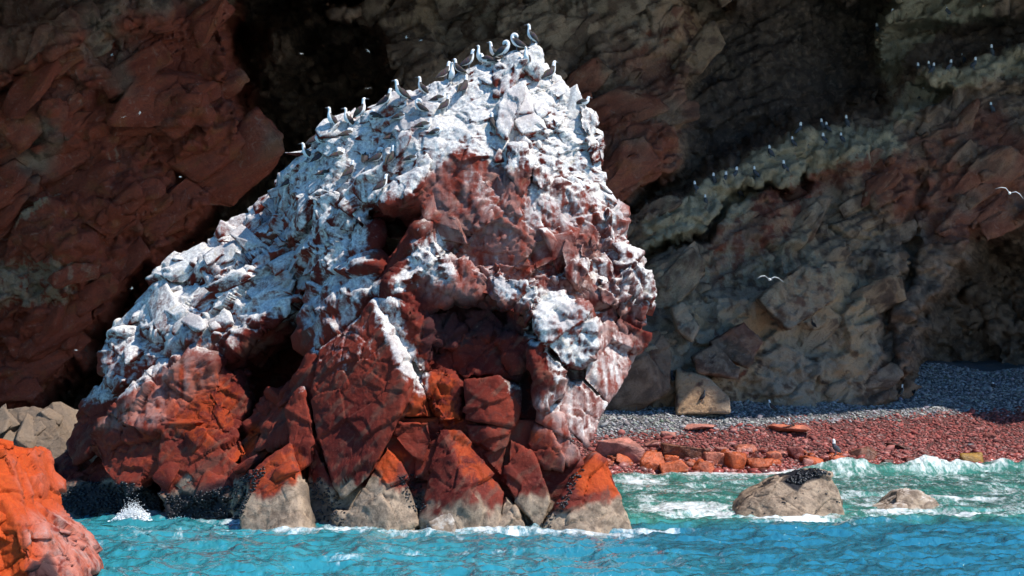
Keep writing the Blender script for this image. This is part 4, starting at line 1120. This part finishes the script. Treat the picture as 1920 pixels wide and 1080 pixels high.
def part_mesh(name, co, faces, cl):
    me = new_mesh(name, co, faces, True)
    set_attr(me, 'col', np.concatenate([cl, np.ones((len(cl), 1))], -1)); me.materials.append(M_BIRD)
    return me
WHITE = (.78, .77, .75); BROWN = (.05, .04, .036); GREYB = (.13, .105, .09); BLACK = (.012, .012, .014); SLATE = (.05, .055, .065)
def make_bird(spine, beak, tail, wing, legs, head=WHITE, back=BROWN, belly=WHITE, split=.55, wcol=BROWN, bill=(.12, .13, .15)):
    """meshes of one pose: body (one surface, neck and head included), bill, tail, wings, legs"""
    spine = [(a, b_, c * (1.15 if i > len(spine) * .4 else 1.05), e * (1.15 if i > len(spine) * .4 else 1.05)) for i, (a, b_, c, e) in enumerate(spine)]
    rr = np.random.default_rng(int(abs(sum(map(sum, spine))) * 1000))
    def colf(t, s):
        if t > split: return head
        m = rr.uniform(.75, 1.5)
        return tuple(min(.8, c * m) for c in back) if s > -0.15 else belly
    parts = [('body', part_mesh('body', *loft(spine, 12, colf, 30)))]
    parts.append(('bill', part_mesh('bill', *loft([(*p, r, r * .9) for p, r in zip(beak, (.018, .012, .004))], 6, lambda t, s: bill, 6))))
    (x0, z0), (x1, z1) = tail
    parts.append(('tail', part_mesh('tail', *loft([(x0, z0, .035, .018), ((x0 + x1) / 2, (z0 + z1) / 2, .045, .012), (x1, z1, .012, .005)], 8, lambda t, s: tuple(c * .8 for c in wcol), 8))))
    for sd in (-1, 1):
        co, f, cl = loft([(p[0], p[1], .006 if i in (0, len(wing) - 1) else .022, r) for i, (p, r) in enumerate(zip(wing, (.02, .075, .085, .06, .008)))], 8,
                         lambda t, s: tuple(c * rr.uniform(.7, 1.5) for c in wcol), 14)
        co[:, 1] += sd * np.interp(np.linspace(0, 1, len(co)), [0, .5, 1], [.085, .092, .035])
        if sd < 0: f = [g[:, ::-1] for g in f]
        parts.append(('wing', part_mesh('wing', co, f, cl)))
    for sd, (hx, hz) in zip((-1, 1), legs):
        co, f, cl = loft([(hx, hz, .016, .016), (hx + .005, hz * .5, .011, .011), (hx + .01, .015, .012, .012), (hx + .04, .006, .03, .007), (hx + .085, .004, .036, .005)], 6, lambda t, s: (.10, .12, .15), 10)
        co[:, 1] += sd * .045
        parts.append(('leg', part_mesh('leg', co, f, cl)))
    return parts
UP_W = [(.09,.38),(.05,.33),(-.06,.245),(-.17,.17),(-.29,.09)]
LO_W = [(.12,.19),(.06,.17),(-.06,.14),(-.18,.105),(-.32,.06)]
POSES = {
 'upright': make_bird([(-.21,.13,.03,.03),(-.12,.18,.07,.06),(0,.25,.10,.095),(.08,.33,.098,.095),(.125,.42,.068,.07),(.14,.49,.047,.05),(.148,.545,.042,.046),(.16,.59,.044,.044),(.195,.605,.034,.034),(.215,.604,.016,.016)],
    [(.205,.603),(.26,.598),(.315,.588)], [(-.18,.15),(-.36,.05)], UP_W, [(.03,.2),(.03,.2)]),
 'alert': make_bird([(-.17,.11,.03,.03),(-.10,.17,.07,.06),(-.02,.25,.098,.09),(.05,.34,.10,.095),(.08,.43,.072,.07),(.085,.51,.044,.046),(.085,.58,.038,.04),(.095,.635,.042,.042),(.13,.65,.034,.033),(.15,.648,.016,.016)],
    [(.142,.648),(.20,.646),(.26,.640)], [(-.14,.13),(-.28,.03)], [(.06,.40),(.02,.35),(-.07,.26),(-.15,.17),(-.23,.08)], [(.0,.2),(.0,.2)]),
 'preening': make_bird([(-.23,.14,.03,.03),(-.13,.18,.07,.06),(-.01,.23,.10,.095),(.09,.30,.098,.09),(.15,.38,.066,.065),(.165,.46,.05,.05),(.12,.515,.045,.045),(.05,.50,.044,.044),(.02,.45,.034,.034),(.015,.42,.016,.016)],
    [(.017,.43),(.0,.38),(-.015,.33)], [(-.2,.15),(-.38,.07)], [(.10,.35),(.05,.31),(-.06,.235),(-.18,.17),(-.30,.10)], [(.03,.2),(.03,.2)], split=.45),
 'resting': make_bird([(-.25,.08,.03,.03),(-.14,.11,.08,.065),(0,.125,.115,.095),(.10,.145,.10,.085),(.155,.19,.066,.064),(.175,.245,.046,.048),(.19,.285,.043,.043),(.225,.295,.034,.033),(.245,.293,.016,.016)],
    [(.237,.294),(.29,.288),(.345,.278)], [(-.22,.09),(-.40,.05)], LO_W, [(.03,.07),(.03,.07)]),
 'tucked': make_bird([(-.25,.09,.03,.03),(-.14,.125,.08,.07),(0,.15,.118,.105),(.09,.18,.10,.09),(.135,.235,.064,.062),(.10,.275,.05,.05),(.04,.275,.044,.042),(.0,.255,.034,.033),(-.02,.245,.016,.016)],
    [(-.012,.25),(-.06,.235),(-.10,.225)], [(-.22,.10),(-.40,.06)], LO_W, [(.03,.09),(.03,.09)], split=.5),
 'dark': make_bird([(-.17,.11,.03,.03),(-.10,.17,.07,.06),(-.02,.25,.098,.09),(.05,.34,.10,.095),(.08,.43,.066,.066),(.085,.51,.04,.042),(.085,.58,.034,.036),(.095,.635,.036,.036),(.13,.65,.03,.03),(.15,.648,.014,.014)],
    [(.142,.648),(.20,.646),(.26,.630)], [(-.14,.13),(-.28,.03)], [(.06,.40),(.02,.35),(-.07,.26),(-.15,.17),(-.23,.08)], [(.0,.2),(.0,.2)], head=SLATE, back=BLACK, belly=SLATE, wcol=BLACK),
 'ledge': make_bird([(-.17,.11,.03,.03),(-.10,.17,.07,.06),(-.02,.25,.098,.09),(.05,.34,.10,.095),(.08,.43,.082,.08),(.085,.51,.062,.064),(.085,.57,.058,.06),(.095,.625,.06,.06),(.13,.64,.046,.045),(.15,.64,.02,.02)],
    [(.142,.64),(.20,.636),(.25,.630)], [(-.14,.13),(-.28,.03)], [(.06,.40),(.02,.35),(-.07,.26),(-.15,.17),(-.23,.08)], [(.0,.2),(.0,.2)], back=SLATE, belly=SLATE, wcol=SLATE, split=.52),
 'pelican': make_bird([(-.22,.20,.04,.04),(-.12,.26,.10,.09),(0,.33,.13,.12),(.09,.42,.11,.11),(.10,.50,.06,.06),(.05,.58,.042,.044),(.03,.67,.038,.04),(.06,.74,.036,.038),(.10,.76,.042,.04),(.13,.755,.026,.024)],
    [(.12,.755),(.24,.66),(.34,.54)], [(-.19,.22),(-.36,.16)], [(.08,.46),(.04,.42),(-.07,.33),(-.18,.24),(-.30,.17)], [(.0,.26),(.0,.26)], head=(.10, .10, .11), back=BLACK, belly=SLATE, wcol=SLATE, bill=(.10, .09, .08)),
}
bpy.context.view_layer.update()
DG = bpy.context.evaluated_depsgraph_get()
NO_PERCH = ('sea',)
def ground_at(px, py, far=None, near=999):
    """the rock that the ray through this point meets; walks down until it meets some"""
    for k in range(40):
        t = Vector(P(px, py + k, 1.0)) - Vector((0, 0, CH))
        ok, loc, nor, _, ob, _ = S.ray_cast(DG, Vector((0, 0, CH)), t.normalized())
        if ok and ob.name.split('.')[0] not in NO_PERCH and (far is None or loc.y > far) and loc.y < near: return loc
    return None
def place_bird(name, pose, px, py, yaw, label, cat, group, size=1.0, far=None, loc=None, pitch=0.0):
    loc = loc or ground_at(px, py, far, 76 if far is None else 999)
    if loc is None: print('no perch', px, py); return
    o = empty(name, (loc.x, loc.y, loc.z - 0.015))
    s = size * random.uniform(.88, 1.1)
    o.scale = (s, s, s); o.rotation_euler = (0, math.radians(-pitch), math.radians(yaw + random.uniform(-14, 14)))
    tag(o, label, cat, group)
    for nm, me in POSES[pose]:
        c = bpy.data.objects.new(nm, me); COL.objects.link(c); c.parent = o
    return o
SKY_BIRDS = [ # along the skyline, left to right: column, row of the feet, pose, heading
 (588,276,'upright',10),(601,270,'tucked',200),(622,240,'alert',215),(653,240,'alert',195),(676,225,'alert',0),(702,224,'tucked',150),(722,203,'upright',5),
 (753,190,'upright',190),(792,180,'alert',185),(833,151,'upright',40),(846,156,'alert',-60),(861,142,'upright',170),(877,130,'upright',20),(900,120,'alert',-120),
 (914,119,'resting',170),(928,113,'upright',200),(943,110,'preening',-30),(971,88,'preening',180),(997,79,'alert',190),(1031,152,'upright',20),(1093,198,'resting',0)]
OR = ['first','second','third','fourth','fifth','sixth','seventh','eighth','ninth','tenth','eleventh','twelfth','thirteenth','fourteenth','fifteenth','sixteenth','seventeenth','eighteenth','nineteenth','twentieth','twenty-first','twenty-second','twenty-third','twenty-fourth','twenty-fifth','twenty-sixth']
PW = {'upright':'standing','alert':'standing tall','preening':'preening','resting':'sitting','tucked':'with tucked head'}
for i, (px, py, po, yw) in enumerate(SKY_BIRDS):
    lb = 'white-headed brown seabird %s, %s from the left along the skyline of the stack' % (PW[po], OR[i])
    if (px, po) == (997, 'alert'): lb = 'white-necked seabird standing tall on the very tip of the stack'
    if (px, po) == (971, 'preening'): lb = 'seabird preening with curled neck just left of the tip bird'
    if px == 1031: lb = 'white-headed seabird standing alone right of the tip of the stack'
    if px == 1093: lb = 'seabird sitting lowest on the right shoulder of the stack'
    place_bird('seabird', po, px, py, yw, lb, 'seabird', 'seabirds resting on the rock stack', 1.13)
SLOPE_BIRDS = [(541,354,'upright',20),(577,303,'upright',200),(597,308,'upright',30),(608,331,'resting',20),(634,297,'resting',20),(652,258,'tucked',30),(655,336,'upright',40),
 (668,416,'alert',160),(685,310,'upright',70),(708,309,'preening',20),(715,362,'upright',30),(733,312,'alert',60),(733,264,'resting',35),(750,204,'resting',10),(750,224,'resting',20),
 (772,303,'resting',10),(790,215,'preening',180),(795,242,'resting',5),(818,254,'tucked',0),(823,191,'resting',5),(834,210,'upright',30),(869,179,'upright',60),(925,246,'upright',120),(988,124,'alert',-110)]
for i, (px, py, po, yw) in enumerate(SLOPE_BIRDS):
    lb = 'seabird %s on the white slope, %s from the left below the skyline' % (PW[po], OR[i])
    if px == 668: lb = 'pale seabird standing on the ledge by the dark hollow, lowest of all'
    if px == 925: lb = 'dark-backed seabird on the face below the peak, apart from the others'
    if px == 988: lb = 'white-breasted seabird leaning on the peak stone below the tip'
    place_bird('seabird', po, px, py, yw, lb, 'seabird', 'seabirds resting on the rock stack', 1.13)
CLIFF_BIRDS = [(1305,342),(1323,365),(1339,326),(1358,325),(1378,316),(1387,351),(1417,314),(1445,275),(1472,304),(1488,256),(1498,233),(1515,257),(1542,224),(1552,228),(1546,253),(1579,249),(1588,219)]
for i, (px, py) in enumerate(sorted(CLIFF_BIRDS)):
    place_bird('cliff_bird', 'ledge', px, py + 20, random.choice((0, 180, 200, -30, 230)), 'dark white-headed seabird on the long pale ledge, %s from its left end' % OR[i], 'seabird', 'seabirds on the cliff ledges', 1.18, 90)
for i, (px, py) in enumerate(sorted([(1728,167),(1741,173),(1724,120),(1743,114),(1748,119),(1780,114),(1807,98),(1826,110),(1860,87),(1901,87),(1910,86),(1860,191)])):
    place_bird('cliff_bird', 'ledge', px, py + 20, random.choice((0, 180, 200, -30, 230)), 'dark white-headed seabird on the upper right ledge, %s from the left' % OR[i], 'seabird', 'seabirds on the cliff ledges', 1.18, 90)
for i, (px, py) in enumerate([(1647,46),(1671,15),(1759,20),(1777,11)]):
    place_bird('cliff_bird', 'ledge', px, py + 20, random.choice((0, 180)), 'white-headed seabird on the topmost pale ledge, %s from the left' % OR[i], 'seabird', 'seabirds on the cliff ledges', 1.18, 90)
for px, py, po, yw, sz, lb in [
 (1193,770,'pelican',180,1.5,'tall dark long-necked bird standing on grey shingle by the stack'),
 (1263,722,'dark',200,1.3,'dark bird perched on the tan rock above the beach'),
 (1318,752,'dark',0,1.0,'small dark bird at the foot of the tan rock'),
 (1448,772,'upright',170,1.1,'dark-winged bird at the cliff foot in the middle of the beach'),
 (1483,800,'upright',200,.9,'small white and dark bird beside the long flat salmon slab'),
 (1567,852,'ledge',180,1.2,'pale-headed bird standing among the wet stones above the surf'),
 (1690,742,'alert',30,1.1,'white and grey bird at the cave mouth, left of the dark one'),
 (1713,740,'dark',90,1.2,'dark bird at the cave mouth beside the white and grey one'),
 (1862,728,'tucked',90,1.3,'bluish grey bird crouching on the shingle inside the right cave'),
 (1525,615,'dark',180,1.0,'dark bird on the face of the tan rock bulge')]:
    place_bird('shore_bird', po, px, py, yw, lb, 'bird', 'birds on the beach', sz, 80)

# gulls in flight
def gull(px, py, d, span, roll, yaw, label, bend=.25):
    o = empty('flying_gull', P(px, py, d)); s = span / 1.2
    o.scale = (s, s, s); o.rotation_euler = (math.radians(roll), math.radians(-6), math.radians(yaw)); tag(o, label, 'gull', 'gulls in flight')
    gw = (.70, .70, .69)
    b = part_mesh('body', *loft([(-.22,0,.01,.01),(-.15,0,.035,.03),(0,0,.062,.06),(.12,.01,.055,.05),(.18,.02,.038,.038),(.22,.02,.03,.03),(.24,.015,.012,.012)], 10, lambda t, s: gw, 20))
    t_ = part_mesh('tail', *loft([(-.14,0,.03,.012),(-.24,0,.06,.006),(-.30,0,.065,.004)], 8, lambda t, s: gw, 6))
    bl = part_mesh('bill', *loft([(.225,.018,.012,.012),(.26,.012,.009,.009),(.29,.004,.003,.003)], 6, lambda t, s: (.5, .35, .05), 5))
    for nm, me in (('body', b), ('tail', t_), ('bill', bl)):
        c = bpy.data.objects.new(nm, me); COL.objects.link(c); c.parent = o
    for sd in (-1, 1):
        st = [(0.0, .04, .0, .085), (.22, .05, bend * .45, .075), (.40, .02, bend * .35, .06), (.62, -.10, bend * -.15, .012)]
        co = []
        for (yy, xx, zz, ch) in st: co += [(xx + ch, sd * yy, zz), (xx + ch * .2, sd * yy, zz + .018), (xx - ch, sd * yy, zz), (xx + ch * .2, sd * yy, zz - .006)]
        f = [[i * 4 + j, i * 4 + (j + 1) % 4, (i + 1) * 4 + (j + 1) % 4, (i + 1) * 4 + j] for i in range(3) for j in range(4)] + [[3, 2, 1, 0], [12, 13, 14, 15]]
        f = np.array(f); f = f[:, ::-1] if sd > 0 else f
        cl = np.array([gw] * 12 + [(.2, .2, .21)] * 4)
        c = bpy.data.objects.new('wing', part_mesh('wing', np.array(co), f, cl)); COL.objects.link(c); c.parent = o
gull(1893, 362, 90, 1.45, 22, 75, 'white gull gliding in front of the dark cliff at the right edge', .3)
gull(1443, 524, 96, 1.45, 6, 95, 'gull with arched wings flying in front of the tan cliff', .3)
for i, (px, py) in enumerate([(762,70),(789,76),(565,101),(690,166),(210,103),(232,220),(262,212),(338,332),(247,541),(143,657),(690,96)]):
    gull(px, py, 88, .34, RNG.uniform(-30, 30), RNG.uniform(0, 360), 'tiny white bird speck flying before the dark cave or red wall')

# ------------------------------------------------------------------ spray
def spray(px, py, d, w, h, n, label, base=0.0):
    bv, bf = OCT
    c = P(px, py, d); k = RNG.normal(0, .38, n); hh = np.abs(RNG.normal(0, .42, n)) * h * np.exp(-(k * 1.6) ** 2)
    pos = np.stack([c[0] + k * w, c[1] + RNG.normal(0, .2, n), np.maximum(.02, hh) + base], -1)
    r = RNG.uniform(.012, .04, n) * (1.15 - np.clip(hh / h, 0, .8))
    co = (bv[None] * r[:, None, None] * RNG.uniform(.7, 1.3, (n, len(bv), 1)) + pos[:, None]).reshape(-1, 3)
    fs = (bf[None] + (np.arange(n) * len(bv))[:, None, None]).reshape(-1, 3)
    me = new_mesh('sea_spray', co, fs, True); set_attr(me, 'col', np.tile(np.array((.82, .84, .85, 1)), (len(co), 1)))
    tag(link_mesh('sea_spray', me, M_FOAM), label, 'spray', kind='stuff')
spray(250, 966, 63.6, 0.9, .75, 5000, 'white spray bursting against the mussel ledge at the left')
spray(340, 972, 63.2, 1.3, .22, 2500, 'low line of foam along the foot of the red boulders')
spray(470, 982, 61.9, 1.2, .2, 2000, 'churned foam left of the grey base block')
